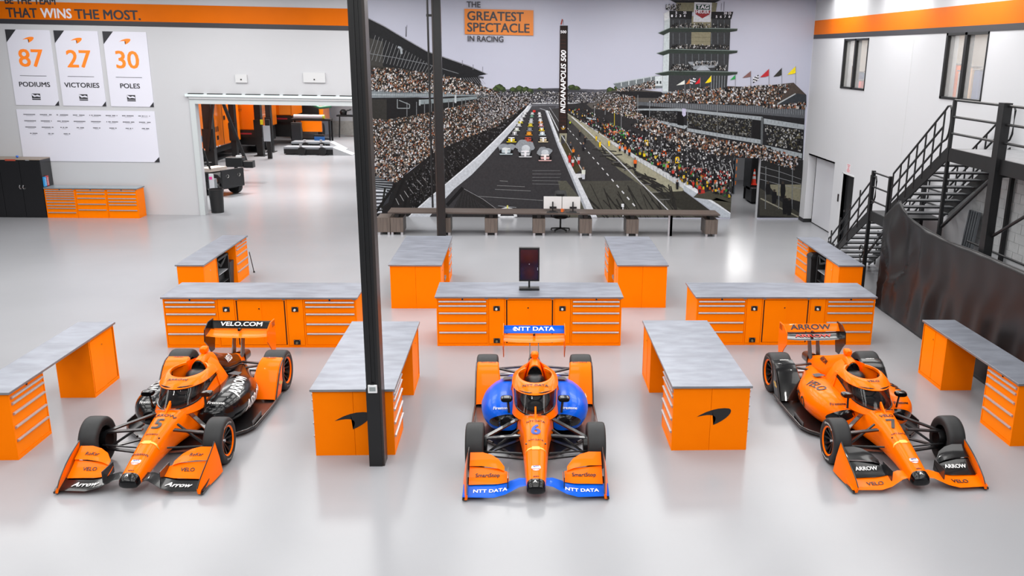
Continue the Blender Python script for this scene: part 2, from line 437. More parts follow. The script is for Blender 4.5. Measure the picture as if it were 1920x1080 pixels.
def power_panel(label, loc, rz, w, d, outlets, group=None):
    t = thing('power_panel', label, 'panel', loc, rz, group)
    obj('body', B().box((.0, .022, 0), (w, d, UH)), M_orange, t)
    obj('panel', B().box((.008, 0, .05), (w-.008, .022, UH-.005)), M_orange2, t)
    obj('plinth', B().box((0, .006, 0), (w, .022, .046)), M_orange, t)
    for z in outlets:
        o = obj('outlet', B().box((w/2-.063, -.008, z-.048), (w/2+.063, 0, z+.048)), M_black, t)
        obj('knob', B().lathe([(0, -.03), (.022, -.03), (.024, 0)], (w/2-.005 if z > .5 else w/2-.002, -.008, z-.012), 'y', 12), mat('knob_white', '#d5d6d8', .3) if z > .5 else mat('knob_brass', '#8a8368', .3, metal=.6), o, smooth=40)
        for sx in (-1, 1):
            obj('screw', B().box((w/2+sx*.05-.005, -.011, z+.03), (w/2+sx*.05+.005, -.008, z+.04)), M_alu, o)
    obj('screw', B().box((w/2-.006, -.003, UH-.02), (w/2+.006, 0, UH-.01)), M_black, t)
    return t
def worktop(label, x0, y0, x1, y1):
    t = tag(obj('worktop', B().box((x0, y0, UH), (x1, y1, BH)), M_steel, bevel=.004), label, 'worktop')
    e = .0015
    obj('edge_strip', B().box((x0-e, y0-e, UH+.003), (x1+e, y0, BH-.004)).box((x0-e, y0, UH+.003), (x0, y1, BH-.004)).box((x1, y0, UH+.003), (x1+e, y1, BH-.004)), M_edge, t)
    return t
OV = .028
def long_bench(where, x, y, W, D, low):
    worktop('long grey steel worktop of the bench behind ' + where, x-W/2, y, x+W/2, y+D)
    x0 = x-W/2+OV; tw = W-2*OV; dw, pw = tw*.278, tw*.088; cw = tw-2*dw-2*pw; d = (D-2*OV)/2
    yy = y+OV
    drawer_cabinet('orange five-drawer cabinet at left end of the long bench behind ' + where, (x0, yy, 0), 0, dw, d)
    power_panel('narrow orange outlet panel left of the sliding doors behind ' + where, (x0+dw, yy, 0), 0, pw, d, (.77, .11) if low == 'l' else (.77,))
    door_cabinet('orange sliding-door cabinet amid the long bench behind ' + where, (x0+dw+pw, yy, 0), 0, cw, d)
    power_panel('narrow orange outlet panel right of the sliding doors behind ' + where, (x0+dw+pw+cw, yy, 0), 0, pw, d, (.77, .11) if low == 'r' else (.77,))
    drawer_cabinet('orange five-drawer cabinet at right end of the long bench behind ' + where, (x0+tw-dw, yy, 0), 0, dw, d)
    bx = thing('rear_cabinet', 'orange cabinet row backing onto the long bench behind ' + where, 'cabinet', (x, yy+d+.004, 0))
    obj('body', B().box((-tw/2, 0, 0), (tw/2, d-.03, UH)), M_orange, bx)
    for k in range(3): obj('back_panel', B().box((-tw/2+.03+k*tw/3, d-.03, .06), (-tw/2+(k+1)*tw/3-.03, d-.018, UH-.04)), M_orange2, bx)
long_bench('the car numbered 5', -4.973, 17.80, 3.688, 1.21, 'r')
long_bench('the blue-sided car', .183, 17.885, 3.688, 1.21, 'l')
long_bench('the all-orange car', 5.316, 17.91, 3.688, 1.21, 'l')

def side_unit(kind, label, X, y0, y1, d, face):
    w_ = y1-y0
    f = drawer_cabinet if kind == 'drawers' else door_cabinet
    return f(label, (X, y0, 0), PI/2, w_, d) if face > 0 else f(label, (X, y1, 0), -PI/2, w_, d)
def divider(where, x, y, W, L, near, far, logo=False):
    worktop('wide grey steel worktop of the ' + where, x-W/2, y, x+W/2, y+L)
    d = (W-2*OV)/2
    yn, yf = (y+OV, y+OV+.97), (y+L-OV-.98, y+L-OV)
    kn = {'drawers': 'five-drawer cabinet', 'doors': 'sliding-door cabinet'}
    for face, sd in ((-1, 'left'), (1, 'right')):
        X = x + face*(W/2-OV)
        a = side_unit(near, 'orange %s, near %s corner of the %s' % (kn[near], sd, where), X, yn[0], yn[1], d-.002, face)
        side_unit(far, 'orange %s, far %s corner of the %s' % (kn[far], sd, where), X, yf[0], yf[1], d-.002, face)
        if logo:
            # half of the black emblem on the end panel of each unit
            S = .50 if True else 0; cx = .045 if x > 0 else -.02; pts = [(u*.505+cx, v*.505+.53) for u, v in swoosh()]
            bm = bmesh.new(); vs = [bm.verts.new((x+u, y+OV-.003, v)) for u, v in pts]; bm.faces.new(vs)
            bmesh.ops.triangulate(bm, faces=bm.faces)
            bmesh.ops.bisect_plane(bm, geom=bm.verts[:]+bm.edges[:]+bm.faces[:], plane_co=(x, 0, 0), plane_no=(-face, 0, 0), clear_outer=True)
            me = bpy.data.meshes.new('emblem'); bm.to_mesh(me); bm.free()
            e = obj('emblem', me, mat('emblem_black', '#17171a', .45))
            e.parent = a; e.matrix_parent_inverse = (Matrix.Translation(a.location) @ Matrix.Rotation(a.rotation_euler[2], 4, 'Z')).inverted()
def single(where, x, y, W, L, near, far, face, sd):
    worktop('narrow grey steel worktop of the ' + where, x-W/2, y, x+W/2, y+L)
    d = W-2*OV; X = x + face*(W/2-OV)
    kn = {'drawers': 'five-drawer cabinet', 'doors': 'sliding-door cabinet'}
    side_unit(near, 'orange %s at the near end of the %s' % (kn[near], where), X, y+OV, y+OV+.97, d, face)
    side_unit(far, 'orange %s at the far end of the %s' % (kn[far], where), X, y+L-OV-.98, y+L-OV, d, face)
divider('bench behind the black column', -2.359, 12.636, 1.177, 3.50, 'drawers', 'doors', True)
divider('bench with the full emblem', 2.779, 12.700, 1.177, 3.50, 'drawers', 'doors', True)
divider('rear bench left of the touchscreen', -2.338, 20.73, 1.177, 3.45, 'doors', 'drawers')
divider('rear bench right of the touchscreen', 2.783, 20.81, 1.177, 3.45, 'doors', 'drawers')
single('bench at the far left edge', -7.273, 12.578, .614, 3.52, 'drawers', 'doors', 1, 'left')
single('bench at the far right edge', 7.686, 12.74, .614, 3.50, 'drawers', 'doors', -1, 'right')
single('rear bench at the left', -7.208, 20.635, .614, 3.47, 'doors', 'drawers', 1, 'left')
single('rear bench beside the stairs', 7.645, 20.86, .614, 3.47, 'doors', 'drawers', -1, 'right')

# what stands in the knee spaces of the rear benches
def bin_(name, label, x, y, w, d, h, lid=True):
    t = thing(name, label, 'bin', (x, y, 0))
    b = B(); b.loft([[(sx*w/2*k, sy*d/2*k, z) for sx, sy in ((-1,-1),(1,-1),(1,1),(-1,1))] for z, k in ((0, .8), (h, 1.))]); obj('bin_body', b, M_black, t)
    if lid:
        l = B(); l.loft([[(sx*w/2*k, sy*d/2*k, z) for sx, sy in ((-1,-1),(1,-1),(1,1),(-1,1))] for z, k in ((h, 1.08), (h+.06, 1.05), (h+.12, .7))]); obj('lid', l, M_blackmetal, t)
    return t
def rack(label, x, y, w, d, h, face):
    t = thing('equipment_rack', label, 'rack', (x, y, 0), PI/2 if face > 0 else -PI/2)
    b = B()
    for a in (0, w-.05): b.box((a, 0, 0), (a+.05, d, h))
    b.box((0, 0, 0), (w, d, .06)).box((0, 0, h-.05), (w, d, h)).box((0, d-.02, 0), (w, d, h))
    obj('frame', b, M_blackmetal, t)
    obj('shelf', B().box((.05, .02, h*.55), (w-.05, d-.03, h*.55+.02)), M_alu, t)
    obj('shelf', B().box((.05, .02, h*.28), (w-.05, d-.03, h*.28+.02)), M_blackmetal, t)
    obj('equipment', B().box((.08, .10, h*.28+.021), (w-.1, d-.05, h*.46)), M_black, t)
    obj('equipment', B().box((.10, .12, .061), (w*.55, d-.05, h*.22)), mat('equipment_brown', '#5b4030', .6), t)
    obj('hanging_hose', B().tube([(.08, .05, h-.06), (w*.3, .02, h-.2), (w*.6, .03, h-.14), (w-.08, .05, h-.07)], .03, 8), M_black, t, smooth=60)
    return t
rack('black equipment rack in the knee space of the rear bench at the left', -6.96, 21.75, .85, .45, .88, 1)
bin_('waste_bin', 'black bin beside the rack under the rear bench at the left', -7.14, 22.85, .34, .34, .62, False)
rack('black equipment rack in the knee space of the rear bench beside the stairs', 7.40, 22.65, .72, .45, .90, -1)
bin_('waste_bin', 'black lidded bin under the rear bench beside the stairs', 7.48, 22.98, .36, .36, .74)
def tool_cart(label, x, y):
    t = thing('tool_trolley', label, 'trolley', (x, y, 0))
    obj('post', B().box((-.05, -.05, .05), (.05, .05, .80)), M_black, t)
    obj('base', B().box((-.16, -.2, 0), (.16, .2, .06)), M_black, t)
    obj('reel', B().lathe([(0, -.06), (.13, -.06), (.13, .06), (0, .06)], (0, 0, .66), 'x', 16), M_blackmetal, t, smooth=40)
    obj('tray', B().box((-.14, -.18, .36), (.14, .18, .42)), M_edge, t)
tool_cart('black hose reel stand in the knee space left of the touchscreen', -1.92, 22.1)
tool_cart('black hose reel stand in the knee space right of the touchscreen', 2.38, 22.2)
sr = tag(obj('steel_rod', B().tube([(-6.87, 24.30, .02), (-6.90, 24.125, .58)], .012, 6), M_black), 'thin black rod leaning on the rear bench at the left', 'rod')
obj('rubber_foot', B().lathe([(0, 0), (.025, 0), (.02, .04), (0, .04)], (-6.87, 24.305, 0), 'z', 10), M_black, sr)

# touchscreen on the centre bench
k = thing('touchscreen_stand', 'upright black touchscreen on a stand on the centre bench', 'monitor', (.18, 18.55, BH))
obj('base', B().box((-.205, -.14, 0), (.205, .13, .018)), M_black, k, bevel=.005)
obj('keyboard', B().box((-.20, -.17, .018), (.20, -.02, .034)), M_blackmetal, k, bevel=.004)
obj('stem', B().box((-.018, .02, .018), (.018, .06, .36)), M_black, k)
scr = obj('screen_housing', B().box((-.205, 0, .15), (.205, .10, .84)), M_blackmetal, k, bevel=.006)
m_scr = mat('dark_screen', '#151827', .12, var=.5, scale=2.5)
obj('screen', B().box((-.178, -.004, .185), (.178, .001, .80)), m_scr, scr)
obj('pointer', B().box((-.006, -.007, .50), (.006, -.004, .512)), mat('screen_dot', '#cfd4e6', .4), scr)
obj('pen', B().box((.165, -.008, .38), (.171, -.004, .44)), mat('screen_dot', '#cfd4e6', .4), scr)
# ------------------------------------------------------------------ posters and cabinets on the left wall
M_poster = mat('poster_white', '#d8d8e4', .45)
M_porange = mat('print_orange', '#ff861c', .5)
M_pdark = mat('print_dark', '#26262b', .5)
PY = WY - .022
def emblem(c, s, material, parent, name='emblem', u=(1, 0, 0), v=(0, 0, 1)):
    bm = bmesh.new(); o = Vector(c); u, v = Vector(u), Vector(v)
    f = bm.faces.new([bm.verts.new(o + u*a*s + v*b*s) for a, b in swoosh()]); bmesh.ops.triangulate(bm, faces=bm.faces)
    me = bpy.data.meshes.new(name); bm.to_mesh(me); bm.free(); return obj(name, me, material, parent)
def tri(pts, material, parent, name='corner_mark'):
    return obj(name, B().add([(x, PY-.002, z) for x, z in pts], [tuple(range(len(pts)))]), material, parent)
def poster(x0, num, word):
    x1, z0, z1 = x0+1.385, 3.615, 5.995
    t = tag(obj('poster', B().box((x0, WY-.02, z0), (x1, WY-.002, z1)), M_poster), 'white wall poster reading %s %s in orange and black' % (num, word), 'poster')
    tri([(x0, z1), (x0+.34, z1), (x0, z1-.40)], M_pdark, t); tri([(x1, z0), (x1-.14, z0), (x1, z0+.16)], M_pdark, t)
    c = (x0+x1)/2 - .01
    emblem((c, PY-.002, z1-.31), .36, M_porange, t)
    wall_text(num, (c-.0, PY-.002, 5.085), .56, M_porange, t, name='numeral', bold=.022, sx=1.02)
    obj('rule', B().box((c-.42, PY-.003, 4.55), (c+.42, PY-.001, 4.563)), M_pdark, t)
    wall_text(word, (c, PY-.002, 4.275), .155, M_pdark, t, bold=.025, sx=1.08)
    lb = obj('league_badge', B().box((c-.135, PY-.003, 3.79), (c+.135, PY-.001, 3.99)), M_pdark, t)
    obj('badge_wing', flat([(-.13, .09), (-.02, .03), (.05, .06), (.12, .03), (.13, -.02), (.02, .0), (-.06, -.02), (-.13, .04)], (c, PY-.004, 3.90), (1, 0, 0), (0, 0, 1)), M_poster, lb)
    obj('badge_rule', flat([(-.135, -.062), (.135, -.062), (.135, -.075), (-.135, -.075)], (c, PY-.004, 3.90), (1, 0, 0), (0, 0, 1)), M_poster, lb)
poster(-16.605, '87', 'PODIUMS'); poster(-15.095, '27', 'VICTORIES'); poster(-13.56, '30', 'POLES')
bd = tag(obj('names_board', B().box((-16.62, WY-.02, 1.79), (-12.18, WY-.002, 3.475)), M_poster), 'large white board with rows of small names under the posters', 'poster')
tri([(-12.18, 1.79), (-12.36, 1.79), (-12.18, 1.97)], M_pdark, bd)
for i in range(4):
    for j in range(8):
        if i == 3 and j > 2: continue
        c = -16.22 + j*.528 + (.055 if i > 2 else 0); z = 3.315 - i*.205
        short = i == 3 or (i == 2 and j > 1)
        w_ = .24 if short else .38
        q = B()
        n = 9 if short else 13
        rnd = random.Random(i*10+j)
        for k_ in range(n):
            a = c - w_/2 + w_*k_/n
            if rnd.random() < .13: continue
            q.add([(a, PY-.002, z-.017), (a+w_/n*.72, PY-.002, z-.017), (a+w_/n*.72, PY-.002, z+.017), (a, PY-.002, z+.017)], [(0, 1, 2, 3)])
        obj('name_line', q, mat('print_name', '#55545c', .5), bd)
        q2 = B().add([(c-w_*.28, PY-.002, z-.046), (c+w_*.28, PY-.002, z-.046), (c+w_*.28, PY-.002, z-.034), (c-w_*.28, PY-.002, z-.034)], [(0, 1, 2, 3)])
        obj('result_line', q2, mat('print_pale', '#a5a5ae', .5), bd)

# black wardrobe cabinet and the orange three-bank tool chest
t = thing('storage_cabinet', 'tall black double-door cabinet at the left edge by the wall', 'cabinet', (-17.05, 32.32, 0))
obj('body', B().box((-1.3, .03, 0), (1.3, .74, 1.90)), mat('cabinet_black', '#17171a', .28, var=.1, scale=2), t)
obj('top', B().box((-1.3, .0, 1.90), (1.3, .74, 1.93)), mat('cabinet_top_tan', '#8f8175', .5), t)
for a, c in ((-1.29, -.655), (-.645, .0), (.01, .64), (.65, 1.29)):
    d_ = obj('door', B().box((a, .0, .04), (c, .03, 1.88)), mat('cabinet_black_door', '#141417', .22), t)
    hx = c-.05 if a in (-1.29, .01) else a+.05
    obj('handle', B().tube([(hx, -.004, .93), (hx, -.05, .96), (hx-.01, -.055, 1.03), (hx-.02, -.01, 1.07)], .022, 8), M_chrome, d_, smooth=60)
obj('nameplate', B().box((.22, -.006, 1.87), (.55, 0, 1.925)), mat('nameplate_red', '#a8432e', .5), t)
obj('nameplate', B().box((.86, -.006, 1.885), (.98, 0, 1.91)), M_alu, t)
cb = tag(obj('cap_ball', B().lathe([(0, -.04), (.03, -.03), (.045, 0), (.03, .03), (0, .04)], (-16.62, 32.7, 1.97), 'z', 12), mat('blue_plastic', '#2c62c4', .4), smooth=60), 'small blue cap lying on top of the black cabinet', 'cap')
obj('cap_stem', B().box((-16.63, 32.69, 1.925), (-16.61, 32.71, 1.945)), M_black, cb)
for k_, (nm, c_, yy) in enumerate((('blue', '#2d92cf', 32.44), ('red', '#b8423f', 32.60))):
    q = tag(obj('catalogue', B().box((-15.748, yy-.065, 1.03), (-15.70, yy+.075, 1.36 if k_ else 1.34)), mat('catalogue_'+nm, c_, .5)), nm+' catalogue standing against the side of the black cabinet', 'book')
    for r in range(5): obj('printed_line', B().box((-15.699, yy-.04, 1.08+r*.05), (-15.697, yy+.05, 1.095+r*.05)), M_print_white, q)
tx0 = -15.735; tw = .985
FRS = [[.03, .085, .16, .235, .31, .385, .49, .59, .69, .84, .965], [.03, .135, .285, .49, .69, .96], [.03, .14, .29, .40, .505, .70, .96]]
for i, (fr, nm) in enumerate(zip(FRS, ('nine', 'five', 'six'))):
    if i == 0: fr = [.03, .105, .18, .26, .335, .44, .545, .64, .79, .965]
    drawer_cabinet('orange %s-drawer tool chest, %s of the three by the left wall' % (nm, ('leftmost', 'middle one', 'rightmost')[i]), (tx0+.0+i*(tw+.01), 32.33, 0), 0, tw, .62, fr, h=.965, name='tool_chest')
w_ = tag(obj('worktop', B().box((tx0-.0, 32.30, .965), (-12.74, 32.98, 1.005)), mat('pale_steel', '#a7b1b8', .3, metal=.4, var=.05)), 'pale steel top over the three tool chests by the left wall', 'worktop')
obj('edge_strip', B().box((tx0, 32.297, .968), (-12.737, 32.30, 1.0)).box((-12.74, 32.3, .968), (-12.737, 32.98, 1.0)), M_edge, w_)

# ------------------------------------------------------------------ desks along the mural
M_wood = mat('grey_brown_laminate', '#5d534d', .45, var=.22, scale=3, stretch=(14, 14, .6))
M_desk = mat('desk_laminate', '#564c47', .4, var=.12, scale=2, stretch=(.5, 10, 10))
DZ = .73
peds = [-4.28, -3.87, -2.39, -.92, .59, 2.08, 3.575, 6.13]
for i, x in enumerate(peds):
    wh = ['leftmost, beside the near column', 'second from left', 'behind the thin black column', 'left of the office chair', 'just left of the office chair', 'just right of the office chair', 'before the steel leg', 'rightmost, at the end of the desk'][i]
    t = thing('desk_pedestal', 'grey-brown wooden drawer pedestal under the long desk, ' + wh, 'pedestal', (x, 29.635, 0))
    obj('carcass', B().box((-.20, 0, .085), (.20, .78, .545)), M_wood, t)
    obj('back_panel', B().box((-.195, -.012, .09), (.195, 0, .54)), M_wood, t)
    for sx in (-.15, .15):
        for yy in (.04, .72): obj('leg', B().box((sx-.035, yy-.03, 0), (sx+.035, yy+.03, .085)), M_alu, t)
    if i: obj('riser', B().box((-.06, .05, .545), (.06, .62, DZ-.044)), M_blackmetal, t)
def desk(label, x0, x1, y0, y1):
    t = thing('desk', label, 'desk', ((x0+x1)/2, y0, 0))
    h = (x1-x0)/2
    obj('desktop', B().box((-h, 0, DZ-.04), (h, y1-y0, DZ)), M_desk, t)
    obj('front_edge', B().box((-h, -.006, DZ-.042), (h, 0, DZ-.002)), mat('desk_edge', '#4a413d', .4), t)
    return t
d_ = desk('long grey-brown desk along the foot of the mural, left of the office chair', -4.13, .59, 29.595, 30.46)
d_ = desk('grey-brown desk in front of the black office chair', .592, 3.40, 29.595, 30.46)
d_ = desk('grey-brown desk at the right end of the row by the mural', 3.402, 6.38, 29.59, 30.46)
obj('leg', B().box((1.33, .12, 0), (1.47, .18, DZ-.04)), M_alu, d_, loc=(-1.49, 0, 0))
obj('leg', B().box((-.10, .12, 0), (-.02, .18, DZ-.04)), M_blackmetal, d_)
# monitors
for i, (a, b_) in enumerate(((.745, 1.322), (1.338, 1.915))):
    t = thing('monitor', 'white-backed monitor on the desk, ' + ('left' if i == 0 else 'right') + ' one of the pair', 'monitor', ((a+b_)/2, 29.95, DZ))
    h = (b_-a)/2
    obj('back_shell', B().box((-h, 0, .085), (h, .035, .475)), mat('monitor_white', '#cbcaca', .4), t, bevel=.006)
    obj('panel', B().box((-h+.005, .036, .09), (h-.005, .045, .47)), M_black, t)
    sx = .0 if i == 0 else .05
    obj('arm_post', B().box((sx-.02, -.07, 0), (sx+.02, -.035, .32)), M_black, t)
    obj('mount_plate', B().box((sx-.10, -.035, .10), (sx+.12, 0, .16)), M_black, t)
    obj('foot', B().box((sx-.1, -.13, 0), (sx+.1, .04, .02)), M_black, t)
kb = thing('keyboard', 'dark keyboard and dock on the desk below the two monitors', 'keyboard', (1.33, 29.72, DZ+.001))
obj('case', B().box((-.48, -.06, 0), (-.14, .08, .03)), M_black, kb); obj('case', B().box((.12, -.05, 0), (.46, .08, .025)), M_black, kb)
obj('cable', B().tube([(-.5, -.1, .012), (-.3, -.08, .012), (.0, -.02, .012), (.3, -.08, .012), (.55, -.1, .012)], .010, 6), M_black, kb)
fg = thing('desk_mug', 'small orange mug on the desk between the two monitors', 'mug', (1.33, 29.85, DZ+.001))
obj('cup', B().lathe([(0, 0), (.04, 0), (.045, .10), (.038, .10), (.034, .01), (0, .01)], (0, 0, 0), 'z', 14), mat('mug_orange', '#d8692b', .4), fg, smooth=40)
obj('handle', B().tube([(.042, 0, .08), (.07, 0, .07), (.07, 0, .04), (.042, 0, .03)], .008, 6), mat('mug_orange', '#d8692b', .4), fg)
# office chair facing the camera side
def office_chair(label, x, y, rz=0., mesh_back=False):
    t = thing('office_chair', label, 'chair', (x, y, 0), rz)
    for k_ in range(5):
        a = 2*PI*k_/5 + .3
        l = obj('leg', B().bar((0, 0, .10), (.31*math.cos(a), .31*math.sin(a), .07), .05, .035), M_black, t)
        obj('caster', B().lathe([(0, -.02), (.03, -.02), (.03, .02), (0, .02)], (.31*math.cos(a), .31*math.sin(a), .031), 'x', 12), M_black, l)
    obj('column', B().tube([(0, 0, .10), (0, 0, .42)], .03, 10), M_blackmetal, t)
    s_ = B(); s_.loft([[(.25*math.cos(q)*k_, .24*math.sin(q)*k_, z) for q in [2*PI*i/16 for i in range(16)]] for z, k_ in ((.42, .8), (.45, 1.), (.49, 1.), (.51, .9))])
    obj('seat', s_, M_black, t, smooth=50)
    bk = B(); rows = []
    for i in range(9):
        u = i/8; z = .55 + u*.72; wd = .24*(1-.25*abs(u-.35)-.35*max(0, u-.75)); yy = .23 + .10*u - .04*math.sin(u*PI)
        rows.append([(-wd, yy-.02, z), (-wd*.5, yy+.02, z), (wd*.5, yy+.02, z), (wd, yy-.02, z), (wd, yy+.03, z), (wd*.5, yy+.07, z), (-wd*.5, yy+.07, z), (-wd, yy+.03, z)])
    bk.loft(rows); obj('backrest', bk, M_black, t, smooth=50)
    for sx in (-1, 1): obj('armrest', B().tube([(sx*.20, 0, .44), (sx*.30, 0, .46), (sx*.30, 0, .64)], .02, 8).box((sx*.30-.035, -.13, .64), (sx*.30+.035, .12, .67)), M_black, t)
    obj('head_pillow', B().box((-.12, .25, 1.10), (.12, .30, 1.19)), M_blackmetal, t, bevel=.02)
    return t
office_chair('black high-backed office chair behind the desk with two monitors', 1.31, 30.52)
# ------------------------------------------------------------------ open-wheel racing cars
# local frame: x across, -y forward, z up, origin under the rear axle
P_orange = mat('car_orange', (1.0, .155, .0), .28, coat=.12, var=.01, spec=.06)
P_black = mat('car_black', '#08080a', .2, coat=.3, spec=.25)
P_blue = mat('car_blue', '#0054c8', .28, coat=.12, spec=.08)
P_pink = mat('car_pink', '#d77fc4', .3, coat=.6)
P_carbon = mat('carbon_fibre', '#141416', .3, coat=.4, var=.25, scale=60)
P_glass = mat('aeroscreen_glass', '#08090b', .03, alpha=.80, spec=.5)
P_dec_w = mat('decal_white', '#e4e4e4', .4)
P_dec_k = mat('decal_black', '#1a1412', .4)
P_dec_b = mat('decal_blue', '#10429e', .4)
P_gold = mat('decal_gold', '#d9b24a', .35, metal=.3)
P_red = mat('decal_red', '#c03322', .4)
P_rim = mat('rim_black', '#101012', .3, metal=.4)
P_tyre_w = mat('tyre_lettering', '#d6d6d4', .5)
WB = 3.0
def sring(y, hw, z0, z1, n=3., N=28, taper=0., cx=0.):
    out = []; zc, hz = (z0+z1)/2, (z1-z0)/2
    for k in range(N):
        a = 2*PI*k/N; c, s = math.cos(a), math.sin(a)
        zz = math.copysign(abs(s)**(2/n), s); xx = math.copysign(abs(c)**(2/n), c)
        out.append((cx + hw*xx*(1-taper*(zz+1)/2), y, zc+hz*zz))
    return out
def lerp_tab(tab, y):
    if y <= tab[0][0]: return tab[0][1:]
    for a, b in zip(tab[:-1], tab[1:]):
        if y <= b[0]:
            t = (y-a[0])/(b[0]-a[0]); t = t*t*(3-2*t) if False else t
            return tuple(p+(q-p)*t for p, q in zip(a[1:], b[1:]))
    return tab[-1][1:]
def smooth_loft(tab, y0, y1, steps, **k):
    """tab rows: y, half width, z low, z high; Catmull-like smoothing by averaging"""
    rings = []
    for i in range(steps+1):
        y = y0+(y1-y0)*i/steps; e = (y1-y0)/steps
        v = [sum(x)/3 for x in zip(lerp_tab(tab, y-e), lerp_tab(tab, y), lerp_tab(tab, y+e))]
        rings.append(sring(y, v[0], v[1], v[2], **k))
    return rings
NOSE = [(-4.02, .128, .085, .24), (-3.96, .138, .085, .265), (-3.8, .148, .09, .315), (-3.4, .172, .14, .44), (-3.0, .20, .15, .545), (-2.7, .235, .14, .605), (-2.45, .265, .12, .63),
        (-2.1, .315, .10, .63), (-1.8, .35, .10, .62), (-1.4, .37, .10, .60), (-1.0, .34, .10, .56), (-.6, .26, .12, .48)]
def airfoil(LE, TE, th, camber=.0, n=7):
    """closed section in the yz plane between leading and trailing edge"""
    (y0, z0), (y1, z1) = LE, TE; L = math.hypot(y1-y0, z1-z0); ty, tz = (y1-y0)/L, (z1-z0)/L; ny, nz = -tz, ty
    if nz < 0: ny, nz = -ny, -nz
    up, lo = [], []
    for i in range(n+1):
        u = i/n; h = th*L*2.0*(math.sqrt(u)*(1-u)*.9+.06*(1-u)) ; c = -camber*L*4*u*(1-u)
        up.append((y0+ty*u*L+ny*(c+h), z0+tz*u*L+nz*(c+h))); lo.append((y0+ty*u*L+ny*(c-h), z0+tz*u*L+nz*(c-h)))
    return up + lo[::-1][1:-1]
def wing(stations, th=.06, camber=.05):
    """stations: (x, LEy, LEz, TEy, TEz)"""
    b = B(); b.loft([[(x, y, z) for y, z in airfoil((a, c), (d, e), th, camber)] for x, a, c, d, e in stations]); return b
def curve_rows(rows, cols, closed=False):
    return rows
def tyre_prof(R, w):
    h = w/2
    return [(R*.62, -h*.86), (R*.70, -h*.97), (R*.86, -h), (R*.955, -h*.93), (R*.992, -h*.78), (R, -h*.4), (R, h*.4), (R*.992, h*.78), (R*.955, h*.93), (R*.86, h), (R*.70, h*.97), (R*.62, h*.86)]
def wheel(parent, name, x, y, R, w, side):
    t = obj(name, shared(('tyre', R), lambda: B().lathe(tyre_prof(R, w), (0, 0, 0), 'x', 48).mesh('tyre')), M_rubber, parent, smooth=50, loc=(x, y, R))
    def rim():
        h = w/2; b = B().lathe([(R*.63, -h*.84), (R*.60, -h*.80), (R*.55, -h*.3), (R*.53, h*.3), (R*.55, h*.55), (R*.58, h*.82), (R*.63, h*.85)], (0, 0, 0), 'x', 36)
        return b.mesh('rim')
    r = obj('rim', shared(('rim', R), rim), P_rim, t, smooth=40)
    if side < 0: r.rotation_euler[2] = PI
    def spokes():
        b = B()
        for k in range(10):
            a = 2*PI*k/10
            b.bar((w*.16, .04*math.cos(a), .04*math.sin(a)), (w*.36, R*.57*math.cos(a), R*.57*math.sin(a)), .028, .022, up=(1, 0, 0))
        b.lathe([(0, w*.22), (.045, w*.22), (.055, w*.10), (.05, -w*.3), (0, -w*.3)], (0, 0, 0), 'x', 16)
        b.lathe([(.02, -w*.05), (R*.54, -w*.05)], (0, 0, 0), 'x', 24)
        return b.mesh('spokes')
    obj('spokes', shared(('spk', R), spokes), P_rim, r, smooth=30)
    obj('wheel_nut', shared(('nut', R), lambda: B().lathe([(0, w*.30), (.022, w*.30), (.028, w*.21)], (0, 0, 0), 'x', 6).mesh('wheel_nut')), M_chrome, r)
    obj('rim_stripe', shared(('rst', R), lambda: B().lathe([(R*.585, w/2*.84), (R*.61, w/2*.90), (R*.655, w/2*.955), (R*.655, w/2*.93), (R*.60, w/2*.80)], (0, 0, 0), 'x', 40).mesh('rim_stripe')), P_orange, r, smooth=40)
    def letters():
        b = bmesh.new()
        for base, word, span in ((0, 'Firestone', 1.15), (PI, 'Firehawk', 1.05)):
            me = text_mesh(word, R*.10, bold=.02)
            xs = [v.co.x for v in me.vertices]; W_ = max(xs)-min(xs)
            for v in me.vertices:
                a = base + PI/2 - v.co.x/W_*span; rr = R*.79 + v.co.y
                v.co = (w/2+.004, rr*math.cos(a), rr*math.sin(a))
            b.from_mesh(me)
        me = bpy.data.meshes.new('tyre_lettering'); b.to_mesh(me); b.free(); me.materials.append(P_tyre_w); return me
    obj('tyre_lettering', shared(('let', R), letters), None, r)
    return t
def bvh_of(objs):
    vs, fs = [], []
    for o in objs:
        n = len(vs); vs += [tuple(v.co) for v in o.data.vertices]; fs += [tuple(i+n for i in p.vertices) for p in o.data.polygons]
    return BVHTree.FromPolygons(vs, fs)
def decal(tree, s, origin, u, v, direction, size, material, parent, cuts=2, name='lettering', me=None, off=.006, **k):
    """lettering laid on the plane (u, v) at origin and pressed along direction onto the bodywork"""
    me = me or text_mesh(s, size, **k)
    bm = bmesh.new(); bm.from_mesh(me)
    if cuts: bmesh.ops.subdivide_edges(bm, edges=[e for e in bm.edges if e.calc_length() > size*.35], cuts=cuts, use_grid_fill=True); bmesh.ops.triangulate(bm, faces=bm.faces)
    u, v, d = Vector(u).normalized(), Vector(v), Vector(direction).normalized()
    v = (v - u*v.dot(u)).normalized(); o = Vector(origin); ok = 0
    for vt in bm.verts:
        p = o + u*vt.co.x + v*vt.co.y; zz = vt.co.z
        h = tree.ray_cast(p - d*1.5, d)
        if h[0] is None: vt.co = p
        else: vt.co = h[0] + h[1]*(off+zz) if h[1].dot(d) < 0 else h[0] - d*(off+zz); ok += 1
    me2 = bpy.data.meshes.new(name); bm.to_mesh(me2); bm.free()
    return obj(name, me2, material, parent)

